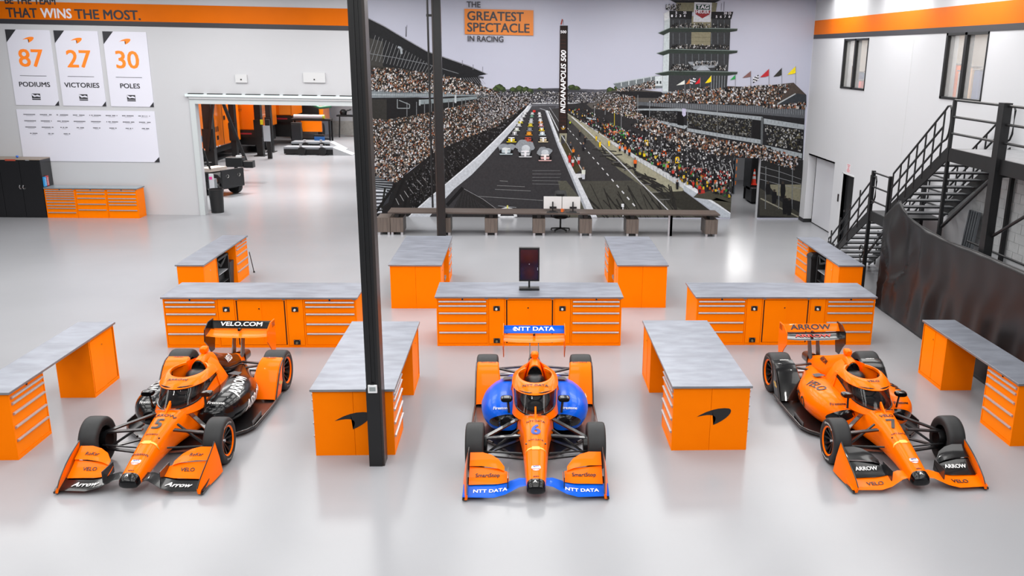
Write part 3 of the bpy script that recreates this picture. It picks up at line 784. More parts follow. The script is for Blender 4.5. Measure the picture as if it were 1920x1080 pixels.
def race_car(label, loc, rz, num, L):
    car = thing('race_car', label, 'race car', loc, rz)
    # ---- chassis tub and nose
    rings = smooth_loft(NOSE, -4.02, -.6, 40, n=3.2, taper=.22)
    nose_top = obj('chassis', B().loft(rings[1:]), P_orange, car, smooth=50)
    tip = obj('nose_tip', B().loft([sring(-4.065, .06, .13, .19, n=2.5), sring(-4.055, .10, .105, .215, n=2.6)] + rings[:2]), P_black, car, smooth=50)
    # ---- aeroscreen: curves run round the cockpit from the left rear over the front to the right rear
    def U(front, side, rear, N=13):
        """front (y, z), side (x, y, z), rear (x, y, z)"""
        half = []
        for i in range(N+1):
            t = i/N
            if t < .62:
                q = t/.62*PI/2; x = side[0]*math.sin(q); f = 1-math.cos(q); y = front[0]+(side[1]-front[0])*f; z = front[1]+(side[2]-front[1])*f
            else:
                q = (t-.62)/.38; x = side[0]+(rear[0]-side[0])*q*q; y = side[1]+(rear[1]-side[1])*q; z = side[2]+(rear[2]-side[2])*q
            half.append(Vector((x, y, z)))
        return [Vector((-p.x, p.y, p.z)) for p in half[:0:-1]] + half
    base = U((-2.56, .605), (.30, -2.06, .645), (.335, -1.52, .80))
    top = U((-2.33, .865), (.31, -1.84, .875), (.315, -1.50, .88))
    g = B().loft([[b_.lerp(t_, f) for b_, t_ in zip(base, top)] for f in (0, .25, .5, .75, 1)], cap=False, closed=False)
    gl = obj('aeroscreen', g, P_glass, car, smooth=60)
    inner = U((-2.06, .925), (.252, -1.72, .945), (.13, -1.46, .955), 20)
    outer = U((-2.375, .845), (.345, -1.84, .855), (.335, -1.44, .845), 20)
    rr = []
    for a, c in zip(inner, outer):
        mid = a.lerp(c, .45) + Vector((0, 0, .030)); d = Vector((0, 0, 1))
        rr.append([a, a.lerp(c, .12) + d*.016, mid, a.lerp(c, .8) + d*.018, c, c - d*.018 + (a-c)*.06, a.lerp(c, .5) - d*.030, a - d*.035])
    halo = obj('aeroscreen_frame', B().loft(rr), P_orange, car, smooth=50)
    # cockpit sides: from the foot of the screen out to the tub
    low = U((-2.60, .52), (.345, -2.10, .50), (.385, -1.35, .50))
    sd_ = B().loft([base, [b_.lerp(l_, .4) + Vector((0, 0, .012)) for b_, l_ in zip(base, low)], low], cap=False, closed=False)
    obj('cockpit_side', sd_, P_orange, car, smooth=60)
    # shoulders sweeping from the frame's rear down to the engine cover
    for sx in (-1, 1):
        b = B(); b.loft([[(sx*.335, -1.56, .86), (sx*.355, -1.54, .70), (sx*.385, -1.5, .52), (sx*.25, -1.5, .52), (sx*.24, -1.5, .90)],
                         [(sx*.30, -1.40, .88), (sx*.34, -1.32, .70), (sx*.38, -1.25, .50), (sx*.20, -1.3, .5), (sx*.15, -1.38, .95)],
                         [(sx*.18, -1.05, .86), (sx*.27, -1.0, .66), (sx*.33, -.95, .48), (sx*.12, -1.0, .5), (sx*.08, -1.05, .92)]])
        obj('cockpit_shoulder', b, P_orange, car, smooth=50)
    obj('screen_gasket', B().tube([p + Vector((0, -.006, 0)) for p in base], .011, 6), P_black, car, smooth=60)
    trf = bvh_of([halo])
    for sx in (-1, 1):
        q = []
        for i in range(7):
            x = .045+.032*i; h = trf.ray_cast(Vector((sx*x, -3.2, .905+.0035*i*i*.35+.30)), Vector((0, .92, -.36)).normalized())
            if h[0]: q.append(h[0])
        if len(q) > 3: obj('frame_slot', B().tube(q, [.004, .011, .013, .012, .010, .007, .003][:len(q)], 6), P_black, halo)
    obj('screen_fin', B().prism([(-2.72, .60), (-2.60, .665), (-2.50, .72), (-2.50, .60)], .024, 'yz', -.012), P_orange, car)
    for sx in (-1, 1): obj('cowl_vent', B().loft([[(sx*.03, -2.63, .634), (sx*.16, -2.60, .622)], [(sx*.03, -2.61, .640), (sx*.16, -2.585, .628)], [(sx*.035, -2.60, .628), (sx*.15, -2.58, .616)]], cap=False, closed=False), P_black, car)
    # ---- cockpit
    ck = B(); N = 24
    ck.loft([[(.22*k*math.cos(2*PI*i/N), -1.95+.53*k*math.sin(2*PI*i/N), z) for i in range(N)] for k, z in ((1.02, .64), (1., .655), (.88, .645), (.8, .642))], cap=True)
    obj('cockpit_dark_insert', ck, M_black, car, smooth=40)  # black insert on the closed tub stands for the dark of the opening
    hr = B(); hr.loft([[(.15*k*math.cos(2*PI*i/N), -1.47+.17*k*math.sin(2*PI*i/N), z) for i in range(N)] for k, z in ((1.1, .64), (1.1, .72), (.98, .79), (.72, .83), (.3, .842))])
    obj('headrest', hr, M_black, car, smooth=60)
    sw = obj('steering_wheel', B().lathe([(.10, -.012), (.118, 0), (.10, .012), (.088, 0), (.10, -.012)], (0, -2.06, .74), 'y', 20).box((-.09, -2.07, .72), (.09, -2.05, .765)), M_black, car, smooth=40)
    obj('wheel_display', B().box((-.05, -2.048, .725), (.05, -2.045, .76)), mat('display_grey', '#51555c', .3), sw)
    # ---- roll hoop, airbox and engine cover
    EC = [(-1.36, .185, .58, .965), (-1.26, .18, .55, .99), (-1.1, .170, .5, 1.0), (-.85, .185, .45, .935), (-.5, .215, .38, .80), (-.1, .20, .33, .665), (.25, .15, .30, .56), (.5, .10, .30, .47)]
    ec = obj('engine_cover', B().loft(smooth_loft(EC, -.84, .22, 22, n=2.4, taper=.5)), L['cover'], car, smooth=55)
    obj('tail_cover', B().loft(smooth_loft(EC, .21, .5, 6, n=2.4, taper=.5)), P_orange, car, smooth=55)
    ab = obj('roll_hoop', B().loft(smooth_loft(EC, -1.36, -.83, 12, n=2.4, taper=.5)), P_orange, car, smooth=55)
    ring_i = sring(-1.378, .135, .72, .945, n=2.3, taper=.45)
    obj('air_intake', B().loft([ring_i, [(x*1.05, y+.06, .82+(z-.82)*1.08+.012) for x, y, z in ring_i], [(x*.8, y+.03, .82+(z-.82)*.8) for x, y, z in ring_i]]), P_black, ab, smooth=50)
    obj('intake_post', B().bar((0, -1.392, .87), (0, -1.385, .93), .045, .02), P_black, ab)
    cp = obj('camera_pod', B().loft([sring(-1.15, .04, 1.005, 1.07, n=3), sring(-1.12, .058, .99, 1.09, n=3), sring(-1.03, .058, .985, 1.09, n=3), sring(-.98, .04, .99, 1.075, n=3)]), P_orange, car, smooth=50)
    obj('pod_lens', B().box((-.03, -1.155, 1.0), (.03, -1.148, 1.045)), P_orange, cp)
    obj('pod_stalk', B().box((-.03, -1.10, .93), (.03, -1.0, .98)), P_orange, cp)
    # shoulder bodywork beside the headrest
    # ---- sidepods
    pods = []
    SP = [(-2.26, .27, .50, .26, .43), (-2.18, .26, .64, .21, .535), (-2.05, .25, .735, .17, .595), (-1.85, .24, .80, .14, .635), (-1.5, .22, .825, .12, .64), (-1.2, .20, .80, .11, .625), (-.9, .18, .73, .10, .59), (-.6, .15, .60, .10, .535), (-.25, .10, .44, .10, .475), (.1, .05, .30, .12, .42)]
    for sx in (-1, 1):
        rings = []
        for i in range(25):
            y = -2.26 + 2.36*i/24; e = .045
            v = [sum(q)/3 for q in zip(lerp_tab(SP, y-e), lerp_tab(SP, y), lerp_tab(SP, y+e))]
            xi, xo, z0, z1 = v; ring = []
            for k_ in range(24):
                a = 2*PI*k_/24; c, s = math.cos(a), math.sin(a); n = 2.6
                X = (xi+xo)/2 + (xo-xi)/2*math.copysign(abs(c)**(2/n), c); Z = (z0+z1)/2+(z1-z0)/2*math.copysign(abs(s)**(2/n), s)
                f = (X-xi)/(xo-xi)
                if s > 0: Z -= .09*max(0, f-.35)**1.5*min(1, (y+2.2)*2.5)
                else: X -= .10*max(0, f-.5)*(1 if y > -2 else .4)*(-s)
                ring.append((sx*X, y, Z))
            rings.append(ring)
        sp_ = obj('sidepod', B().loft(rings), L['pod'], car, smooth=55); pods.append(sp_)
        # black patch pressed onto the pod's nose in place of a shaded opening
        ptree = bvh_of([sp_]); N_ = 26; gr = B()
        gr.loft([[(.20*k_*math.cos(2*PI*i/N_), .085*k_*math.sin(2*PI*i/N_) - .18*.20*k_*math.cos(2*PI*i/N_)*sx, 0) for i in range(N_)] for k_ in (1, .8, .6, .4, .2, .02)], cap=False)
        me_ = gr.mesh('inlet_shade')
        decal(ptree, '', (sx*.475, -2.3, .405), (1, 0, 0), (0, 0, 1), (0, 1, -.12), .25, P_black, sp_, name='inlet_shade', me=me_, cuts=0, off=.006)
        # radiator louvre panel on the top rear
        obj('vent_panel', flat([(-.09, -.10), (.09, -.13), (.07, .10), (-.05, .12)], (sx*.42, -.98, .625), (sx, 0, -.10), (0, 1, -.14)), mat('vent_grey', '#3a3b3f', .5), sp_)
        # mirrors
        mr = obj('mirror', B().loft([sring(-2.30, .075, .71, .775, n=3, cx=sx*.42), sring(-2.25, .088, .70, .785, n=3, cx=sx*.42), sring(-2.19, .085, .705, .78, n=3, cx=sx*.42)]), P_black, car, smooth=50)
        obj('mirror_stalk', B().bar((sx*.385, -2.22, .52), (sx*.40, -2.24, .71), .03, .02), P_black, mr)
    # ---- floor
    fl_pts = [(.30, -2.75), (.42, -2.55), (.62, -2.30), (.88, -2.02), (.955, -1.85), (.965, -1.2), (.955, -.42), (.70, -.32), (.50, .1), (.42, .5), (0, .55)]
    outline = [(x, y) for x, y in fl_pts] + [(-x, y) for x, y in fl_pts[::-1][1:]]
    obj('underfloor', B().prism(outline, .03, 'xy', .045), P_carbon, car)
    for sx in (-1, 1):
        obj('floor_edge', B().tube([(sx*x, y, .082) for x, y in fl_pts[2:7]], .018, 8), P_carbon, car, smooth=60)
        obj('floor_fence', B().box((sx*.93-.006, -1.9, .075), (sx*.93+.006, -1.45, .17)), P_carbon, car)
    # ---- rear tyre ramps
    ramps = []
    for sx in (-1, 1):
        b = B(); prof = [(-.78, .10), (-.70, .20), (-.60, .33), (-.49, .46), (-.40, .545), (-.30, .60), (-.18, .625)]
        rr = []
        for y, z in prof:
            k_ = (z-.10)/.525; xi = .50+.09*k_; xo = .955
            rr.append([(sx*xi, y, z-.02), (sx*(xi+.02), y-.01, z+.004), (sx*((xi+xo)/2), y-.02, z+.012), (sx*(xo-.02), y-.01, z+.004), (sx*xo, y, z-.02)])
        top_ = [(x, y, z) for r in rr for x, y, z in r]
        b.loft(rr, cap=False, closed=False)
        # inner and outer cheeks
        for idx in (0, 4):
            b.add([r[idx] for r in rr] + [(rr[-1][idx][0], -.18, .40), (rr[-1][idx][0], -.38, .20), (rr[0][idx][0], -.46, .09)], [tuple(range(len(rr)+3))])
        rp = obj('tyre_ramp', b, L['ramp'], car, smooth=40); ramps.append(rp)
        obj('bow_tie_mark', flat([(-.14, -.03), (-.045, -.03), (-.045, -.055), (.045, -.055), (.045, -.03), (.14, -.03), (.15, .03), (.045, .03), (.045, .055), (-.045, .055), (-.045, .03), (-.13, .03)], (sx*.974, -.50, .30), (0, sx*.62, -.2), (0, sx*.2, .66)), P_gold, rp)
        obj('ramp_edge', B().tube([(sx*.96, y, z-.01) for y, z in prof], .012, 6), P_carbon, rp)
    # ---- wheels
    wh = []
    for sx in (-1, 1):
        wh.append(wheel(car, 'front_wheel', sx*(.965-.127), -WB, .33, .254, sx))
        wh.append(wheel(car, 'rear_wheel', sx*(.965-.178), 0, .345, .356, sx))
    # ---- suspension
    for sx in (-1, 1):
        hub = (sx*.74, -WB, .33)
        obj('upright', B().lathe([(0, -.05), (.12, -.05), (.13, .04), (0, .04)], (sx*.715, -WB, .33), 'x', 18), P_rim, car, smooth=40)
        obj('upper_wishbone', B().bar((sx*.72, -WB, .44), (sx*.215, -WB+.02, .475), .07, .022).bar((sx*.72, -WB+.02, .44), (sx*.26, -WB+.55, .50), .06, .022), P_carbon, car)
        obj('lower_wishbone', B().bar((sx*.72, -WB, .20), (sx*.17, -WB-.12, .19), .07, .02).bar((sx*.72, -WB+.02, .20), (sx*.22, -WB+.55, .18), .06, .02), P_carbon, car)
        obj('push_rod', B().tube([(sx*.68, -WB, .22), (sx*.23, -WB+.12, .52)], .018, 8), P_carbon, car)
        obj('track_rod', B().tube([(sx*.72, -WB-.12, .30), (sx*.19, -WB-.20, .30)], .014, 8), P_carbon, car)
        obj('rear_wishbone', B().bar((sx*.60, 0, .45), (sx*.13, -.25, .42), .06, .02).bar((sx*.60, 0, .45), (sx*.12, .2, .42), .06, .02), P_carbon, car)
        obj('rear_wishbone', B().bar((sx*.60, 0, .18), (sx*.13, -.3, .18), .06, .02).bar((sx*.60, 0, .18), (sx*.12, .25, .18), .06, .02), P_carbon, car)
        obj('drive_shaft', B().tube([(sx*.60, 0, .34), (sx*.10, .03, .34)], .03, 10), M_alu, car, smooth=50)
    gb = obj('gearbox', B().loft([sring(-.1, .13, .14, .42), sring(.3, .11, .16, .40), sring(.62, .07, .20, .36)]), P_carbon, car, smooth=50)
    obj('attenuator', B().loft([sring(.5, .10, .30, .50), sring(.80, .09, .30, .46)]), P_carbon, gb, smooth=50)
    obj('rain_light', B().box((-.04, .80, .35), (.04, .81, .42)), mat('rain_light_red', '#7a1414', .3), gb)
    # ---- front wing
    fw_st = [(-.955, -4.03, .055, -3.78, .12), (-.55, -4.05, .055, -3.79, .12), (-.40, -4.02, .085, -3.78, .145), (-.22, -3.94, .15, -3.74, .19), (-.10, -3.90, .155, -3.74, .185)]
    fw_st = fw_st + [(-a, *r) for a, *r in fw_st[::-1]]
    fwing = obj('front_wing', wing(fw_st, .05, .03), L['fwing'], car, smooth=40)
    flaps = []
    for sx in (-1, 1):
        f1 = obj('wing_flap', wing([(sx*.36, -3.80, .155, -3.62, .215), (sx*.5, -3.81, .135, -3.58, .25), (sx*.885, -3.81, .125, -3.55, .27)], .035, .04), L['flap'], car, smooth=40)
        f2 = obj('wing_flap', wing([(sx*.42, -3.63, .235, -3.55, .262), (sx*.50, -3.61, .262, -3.44, .325), (sx*.60, -3.59, .275, -3.39, .37), (sx*.72, -3.57, .285, -3.365, .395), (sx*.885, -3.57, .285, -3.37, .395)], .03, .05), L['flap'], car, smooth=40)
        flaps += [f1, f2]
        obj('flap_bracket', B().box((sx*.37-.006, -3.92, .12), (sx*.37+.006, -3.60, .27)), P_carbon, car)
        # endplate: a curved sheet flaring outward to the rear
        rows = []
        for i in range(9):
            u = i/8; y = -4.06+.70*u; z1 = .10+.36*(u**.75); xo = .905+.055*math.sin(u*PI*.5)
            zl = .03
            rows.append([(sx*(xo-.012), y, zl), (sx*(xo-.02*(1-u)-.03*u), y, (zl+z1)/2), (sx*(xo-.045*u-.02), y, z1), (sx*(xo-.045*u-.008), y, z1), (sx*(xo+.012-.02*u), y, (zl+z1)/2), (sx*(xo+.02), y, zl)])
        ep = obj('endplate', B().loft(rows), L['endp'], car, smooth=40)
        obj('endplate_foot', B().box((sx*.925-.03, -4.05, .02), (sx*.925+.03, -3.40, .045)), P_carbon, ep)
        obj('endplate_rim', B().tube([(sx*(.905+.055*math.sin(u*PI*.5)-.045*u-.014), -4.06+.70*u, .10+.36*(u**.75)+.004) for u in [i/10 for i in range(11)]], .009, 6), P_carbon, ep)
        obj('wing_pylon', B().bar((sx*.10, -3.86, .10), (sx*.085, -3.84, .19), .02, .10, up=(0, 1, 0)), P_carbon, car)
    # ---- rear wing
    rwm = obj('rear_wing', wing([(-.53, .42, .80, .68, .86), (-.3, .40, .785, .68, .855), (0, .40, .78, .68, .855), (.3, .40, .785, .68, .855), (.53, .42, .80, .68, .86)], .05, .05), L['rmain'], car, smooth=40)
    rwf = obj('rear_flap', wing([(-.53, .66, .875, .78, .985), (.53, .66, .875, .78, .985)], .04, .04), L['rflap'], car, smooth=40)
    for sx in (-1, 1):
        e = obj('rear_endplate', B().prism([(.36, .72), (.50, .60), (.62, .45), (.78, .45), (.84, .62), (.84, 1.01), (.60, 1.01), (.40, .92)], .014, 'yz', sx*.535-.007), L['rend'][0 if sx < 0 else 1], car)
        for k_ in range(5): obj('louvre', B().box((sx*.535-.010, .66+.0*k_, .90+.02*k_), (sx*.535+.010, .82, .908+.02*k_)), P_black, e)
        obj('wing_pylon', B().loft([[(sx*.075-.008, .30, .44), (sx*.075+.008, .30, .44), (sx*.075+.008, .50, .44), (sx*.075-.008, .50, .44)], [(sx*.075-.008, .46, .80), (sx*.075+.008, .46, .80), (sx*.075+.008, .60, .80), (sx*.075-.008, .60, .80)]]), P_carbon, car)
    obj('flap_actuator', B().box((-.02, .55, .86), (.02, .64, .895)), P_black, rwm)
    # ---- lettering and marks
    body = bvh_of([nose_top, tip]); halo_t = bvh_of([halo]); cov = bvh_of([ec, ab]); fwt = bvh_of([fwing]); rft = bvh_of([rwf]); rmt = bvh_of([rwm])
    down = (0, .25, -1); X_, Yb = (1, 0, 0), (0, 1, 0)
    dk = L['dk']
    def top_mark(s, y, size, m_, **k): return decal(body, s, (0, y, .8), X_, Yb, (0, 0, -1), size, m_, nose_top, **k)
    top_mark(num, -2.97, .23, L['num'], bold=.045, sx=.85, name='race_number')
    top_mark(L['w1'], -2.75, min(.062, .30/len(L['w1'])), P_dec_k, bold=.03, cuts=1)
    top_mark(L['w2'], -3.19, min(.045, .24/len(L['w2'])), P_dec_k, bold=.02, cuts=1)
    top_mark('mission' if num == '5' else '- -' if num == '7' else 'NTT DATA', -3.60 if num == '5' else -3.18, .05, P_dec_k, bold=.02, cuts=1) if num == '5' else None
    top_mark('dallara', -3.90, .022, P_dec_k, bold=.02, cuts=0)
    # bow-tie bar, league shield, nose-tip mark
    def poly_mark(pts, y, m_, name, tree=body, par=nose_top, z=.8):
        bm = bmesh.new(); bm.faces.new([bm.verts.new((a, b_, 0)) for a, b_ in pts]); me = bpy.data.meshes.new(name); bm.to_mesh(me); bm.free()
        return decal(tree, '', (0, y, z), X_, Yb, (0, 0, -1), .2, m_, par, name=name, me=me, cuts=3)
    poly_mark([(-.14, -.018), (-.05, -.018), (-.05, -.032), (.05, -.032), (.05, -.018), (.14, -.018), (.15, .008), (.05, .012), (.05, .03), (-.05, .03), (-.05, .012), (-.13, .008)], -3.36, P_gold, 'bow_tie_mark')
    poly_mark([(-.055, .035), (.055, .035), (.062, .0), (.04, -.045), (0, -.06), (-.04, -.045), (-.062, .0)], -3.74, P_dec_w, 'league_shield')
    decal(body, 'NTT', (0, -3.725, .8), X_, Yb, (0, 0, -1), .028, P_dec_b, nose_top, bold=.04, cuts=0, off=.010)
    decal(body, 'INDYCAR', (0, -3.77, .8), X_, Yb, (0, 0, -1), .016, P_red, nose_top, bold=.04, cuts=0, off=.010)
    decal(body, 'A', (-.012, -4.0, .8), X_, Yb, (0, 0, -1), .045, P_dec_w, tip, bold=.04, cuts=0)
    for sx in (-1, 1):
        obj('sensor_stub', B().lathe([(0, .0), (.014, 0), (.012, .014), (0, .014)], (sx*.13, -3.28, .47), 'z', 8), P_black, nose_top)
    # lettering on frame, wings, pods
    decal(halo_t, L['frame'], (0, -2.17, .92), X_, (0, .9, .2), (0, .5, -.8), .055, dk, halo, bold=.03, cuts=1)
    for sx in (-1, 1):
        decal(fwt, L['wingtxt'], (sx*.60, -3.93, .3), X_ if sx > 0 else X_, Yb, (0, 0, -1), L['wts'], L['wt_m'], fwing, bold=.03, cuts=1, shear=L['wsh'])
        ft = bvh_of(flaps[0:2] if sx < 0 else flaps[2:4])
        decal(ft, L['flaptxt'], (sx*.64, -3.68, .5), X_, Yb, (0, 0, -1), L['fts'], L['ft_m'], flaps[0 if sx < 0 else 2], bold=.03, cuts=1)
        if L.get('flap2'): decal(ft, L['flap2'], (sx*.69, -3.48, .6), X_, Yb, (0, 0, -1), .05, dk, flaps[1 if sx < 0 else 3], bold=.02, cuts=1, shear=.2)
        pt = bvh_of([pods[0 if sx < 0 else 1]])
        decal(pt, 'Firestone', (sx*.50, -2.14, .555), (1, 0, 0), (0, .6, 1), (0, 1, -.5), .045, L['pod_m'], pods[0 if sx < 0 else 1], bold=.02, cuts=1)
        if L['podtxt']:
            decal(pt, L['podtxt'], (sx*.62, -1.45, .9), (-.15*sx, sx*1, 0) if True else X_, (-sx, 0, 0), (0, 0, -1), .15, L['pod_m'], pods[0 if sx < 0 else 1], bold=.035, cuts=1)
            decal(pt, L['podtxt2'], (sx*1.2, -1.25, .33), (0, sx, 0), (0, 0, 1), (-sx, 0, 0), .17, L['pod_m'], pods[0 if sx < 0 else 1], bold=.035, cuts=1)
        rt = bvh_of([ramps[0 if sx < 0 else 1]])
        decal(rt, L['ramptxt'], (sx*.76, -.33, .8), X_, Yb, (0, .5, -.8), .036, L['ramp_m'], ramps[0 if sx < 0 else 1], bold=.02, cuts=0)
        cv = decal(cov, L['covtxt'], (sx*.13, -.36, .68), (0, sx, 0), (-sx*.5, 0, 1), (-sx, 0, -.7), min(.13, .42/len(L['covtxt'])), L['cov_m'], ec, bold=.04, cuts=1)
    decal(rft, L['rwtxt'], (0, .72, .935), X_, (0, .7, .7), (0, .7, -.7), L['rws'], L['rw_m'], rwf, bold=.035, cuts=1, sx=L.get('rwsx', 1.25))
    if L.get('rm2'): decal(rmt, L['rm2'], (0, .55, 1.0), X_, Yb, (0, 0, -1), .10, L['rm2_m'], rwm, bold=.035, cuts=1, sx=1.3)
    if L.get('ring'):
        rg = B().lathe([(.030, 0), (.042, 0)], (0, 0, 0), 'z', 20).mesh('ring_mark'); rg.transform(Matrix.Translation((-.33, 0, 0)))
        decal(rft, '', (0, .72, .935), X_, (0, .7, .7), (0, .7, -.7), .1, L['rw_m'], rwf, me=rg, cuts=0, name='ring_mark')
    return car

LIV5 = dict(cover=P_black, pod=P_black, ramp=P_orange, fwing=P_black, flap=P_orange, endp=P_orange, rmain=P_orange, rflap=P_black, rend=(P_black, P_orange), num=P_dec_k, dk=P_dec_k,
            w1='ARROW', w2='onsemi', frame='ARROW', wingtxt='Arrow', wts=.085, wt_m=P_dec_w, wsh=.3, flaptxt='VELO', fts=.055, ft_m=P_dec_k, flap2='RoKar', pod_m=P_dec_w, podtxt='ARROW', podtxt2='ARROW', ramptxt='mission', ramp_m=P_dec_k,
            covtxt='VELO', cov_m=P_dec_w, rwtxt='VELO.COM', rws=.085, rw_m=P_dec_w)
LIV6 = dict(cover=P_orange, pod=P_blue, ramp=P_orange, fwing=P_blue, flap=P_orange, endp=P_orange, rmain=P_orange, rflap=P_blue, rend=(P_orange, P_orange), num=P_dec_b, dk=P_dec_k,
            w1='NTT DATA', w2='NTT DATA', frame='NTT DATA', wingtxt='NTT DATA', wts=.065, wt_m=P_dec_w, wsh=0, flaptxt='SmartStop', fts=.055, ft_m=P_dec_k, pod_m=P_dec_w, podtxt='', podtxt2='', ramptxt='NTT DATA', ramp_m=P_dec_k,
            covtxt='NTT', cov_m=P_dec_w, rwtxt='NTT DATA', rws=.082, rw_m=P_dec_w, ring=True)
LIV7 = dict(cover=P_orange, pod=P_orange, ramp=P_black, fwing=P_orange, flap=P_black, endp=P_orange, rmain=P_black, rflap=P_orange, rend=(P_orange, P_black), num=P_dec_k, dk=P_dec_k,
            w1='VELO', w2='NTT DATA', frame='VELO', wingtxt='VELO', wts=.07, wt_m=P_dec_k, wsh=0, flaptxt='ARROW', fts=.06, ft_m=P_dec_w, pod_m=P_dec_k, podtxt='VELO', podtxt2='VELO', ramptxt='mission', ramp_m=P_dec_w,
            covtxt='ARROW', cov_m=P_dec_k, rwtxt='ARROW', rws=.11, rw_m=P_dec_k, rwsx=1.3, rm2='ARROW', rm2_m=P_red)
race_car('orange and black open-wheel race car numbered 5, on the left', (-4.90, 15.50, 0), -.04, '5', LIV5)
race_car('orange open-wheel race car with blue sidepods numbered 6, in the middle', (.236, 15.19, 0), -.008, '6', LIV6)
race_car('all-orange open-wheel race car with black tyre ramps numbered 7, on the right', (5.25, 15.30, 0), .035, '7', LIV7)
# ------------------------------------------------------------------ printed wall mural (flat print on the back wall)
def attr_material(name, gain=.80):
    m = bpy.data.materials.new(name); m.use_nodes = True; nt = m.node_tree; b = nt.nodes['Principled BSDF']
    a = nt.nodes.new('ShaderNodeVertexColor'); a.layer_name = 'ink'
    tc = nt.nodes.new('ShaderNodeTexCoord'); nz = nt.nodes.new('ShaderNodeTexNoise'); nz.inputs['Scale'].default_value = 14; nz.inputs['Detail'].default_value = 4
    nt.links.new(tc.outputs['Object'], nz.inputs['Vector'])
    mr = nt.nodes.new('ShaderNodeMapRange'); mr.inputs['To Min'].default_value = gain*.86; mr.inputs['To Max'].default_value = gain*1.14
    mr.inputs['From Min'].default_value = .3; mr.inputs['From Max'].default_value = .7
    nt.links.new(nz.outputs['Fac'], mr.inputs['Value'])
    mx = nt.nodes.new('ShaderNodeVectorMath'); mx.operation = 'SCALE'
    nt.links.new(a.outputs['Color'], mx.inputs[0]); nt.links.new(mr.outputs[0], mx.inputs['Scale'])
    nt.links.new(mx.outputs[0], b.inputs['Base Color']); b.inputs['Roughness'].default_value = .42; b.inputs['Specular IOR Level'].default_value = .15
    return m
M_ink = attr_material('mural_ink')
class Print:
    """coloured flat shapes of the print, in picture coordinates carried onto the wall plane"""
    n_layer = 0
    def __init__(s): s.v, s.f, s.c = [], [], []; s.t = []
    def poly(s, pts, col, jit=0.):
        Print.n_layer += 1
        d = .004 + Print.n_layer*.00003
        s._add(pts, lin(col) if isinstance(col, str) else col, d)
    def _add(s, pts, c, d):
        n = len(s.v)
        for x, y in pts:
            p = onY(x, y, WY-d); s.v.append((p.x, p.y, p.z))
        s.f.append(tuple(range(n, n+len(pts)))); s.c.append(c)
    def line(s, pts, w, col):
        for (x0, y0), (x1, y1) in zip(pts[:-1], pts[1:]):
            L = math.hypot(x1-x0, y1-y0) or 1; nx, ny = -(y1-y0)/L*w/2, (x1-x0)/L*w/2
            s.poly([(x0+nx, y0+ny), (x1+nx, y1+ny), (x1-nx, y1-ny), (x0-nx, y0-ny)], col)
    def band(s, a, b, col): s.poly(list(a)+list(b)[::-1], col)
    def dots(s, region, count, pal, smin=1.1, smax=2.4, seed=1, persp=None, aspect=1.25):
        r = random.Random(seed); xs = [p[0] for p in region]; ys = [p[1] for p in region]
        Print.n_layer += 4; base = .004 + Print.n_layer*.00003; Print.n_layer += 24
        cols = [lin(c) for c in pal]; k = 0; tries = 0
        while k < count and tries < count*12:
            tries += 1; x, y = r.uniform(min(xs), max(xs)), r.uniform(min(ys), max(ys)); ins = False; j = len(region)-1
            for i in range(len(region)):
                xi, yi = region[i]; xj, yj = region[j]
                if (yi > y) != (yj > y) and x < (xj-xi)*(y-yi)/(yj-yi)+xi: ins = not ins
                j = i
            if not ins: continue
            sz = r.uniform(smin, smax) * (persp(x, y) if persp else 1); hy = sz*aspect*r.uniform(.7, 1.2)
            f = r.uniform(.45, 1.05); c = cols[r.randrange(len(cols))]
            s._add([(x-sz/2, y-hy/2), (x+sz/2, y-hy/2), (x+sz/2, y+hy/2), (x-sz/2, y+hy/2)], tuple(q*f for q in c), base + r.random()*.0006); k += 1
    def build(s, name, parent, stuff=False):
        me = bpy.data.meshes.new(name); me.from_pydata(s.v, [], s.f)
        ca = me.color_attributes.new('ink', 'FLOAT_COLOR', 'CORNER')
        buf = np.ones((len(me.loops), 4), np.float32); i = 0
        for f, c in zip(s.f, s.c):
            buf[i:i+len(f), :3] = c; i += len(f)
        ca.data.foreach_set('color', buf.ravel()); me.materials.append(M_ink)
        bm = bmesh.new(); bm.from_mesh(me); bmesh.ops.triangulate(bm, faces=[f for f in bm.faces if len(f.verts) > 4])
        big = [f for f in bm.faces if min(v.co.x for v in f.verts) < PX1 and max(v.co.x for v in f.verts) > PX0 and min(v.co.z for v in f.verts) < PZ]
        for co, no in (((PX0, 0, 0), (1, 0, 0)), ((PX1, 0, 0), (1, 0, 0)), ((0, 0, PZ), (0, 0, 1))):
            big = [f for f in bm.faces if min(v.co.x for v in f.verts) < PX1 and max(v.co.x for v in f.verts) > PX0 and min(v.co.z for v in f.verts) < PZ]
            es, vs = {e for f in big for e in f.edges}, {v for f in big for v in f.verts}
            bmesh.ops.bisect_plane(bm, geom=list(vs)+list(es)+big, plane_co=co, plane_no=no)
        gone = [f for f in bm.faces if PX0 < f.calc_center_median().x < PX1 and f.calc_center_median().z < PZ]
        bmesh.ops.delete(bm, geom=gone, context='FACES'); bm.to_mesh(me); bm.free()
        o = obj(name, me, None, parent)
        if stuff: o['kind'] = 'stuff'
        return o
# backing sheet = the printed sky
sk = B(); X0, X1 = -5.06, 9.985
for a, c in (((X0, .002), (PX0, 9.6)), ((PX0, PZ), (PX1, 9.6)), ((PX1, .002), (X1, 9.6))): sk.box((a[0], WY-.0035, a[1]), (c[0], WY-.002, c[1]))
mural = tag(obj('wall_mural', sk, mat('mural_sky', '#a6a8b8', .42, var=.012, scale=.5)), 'huge printed mural of a speedway start covering the back wall', 'mural')
p = Print()
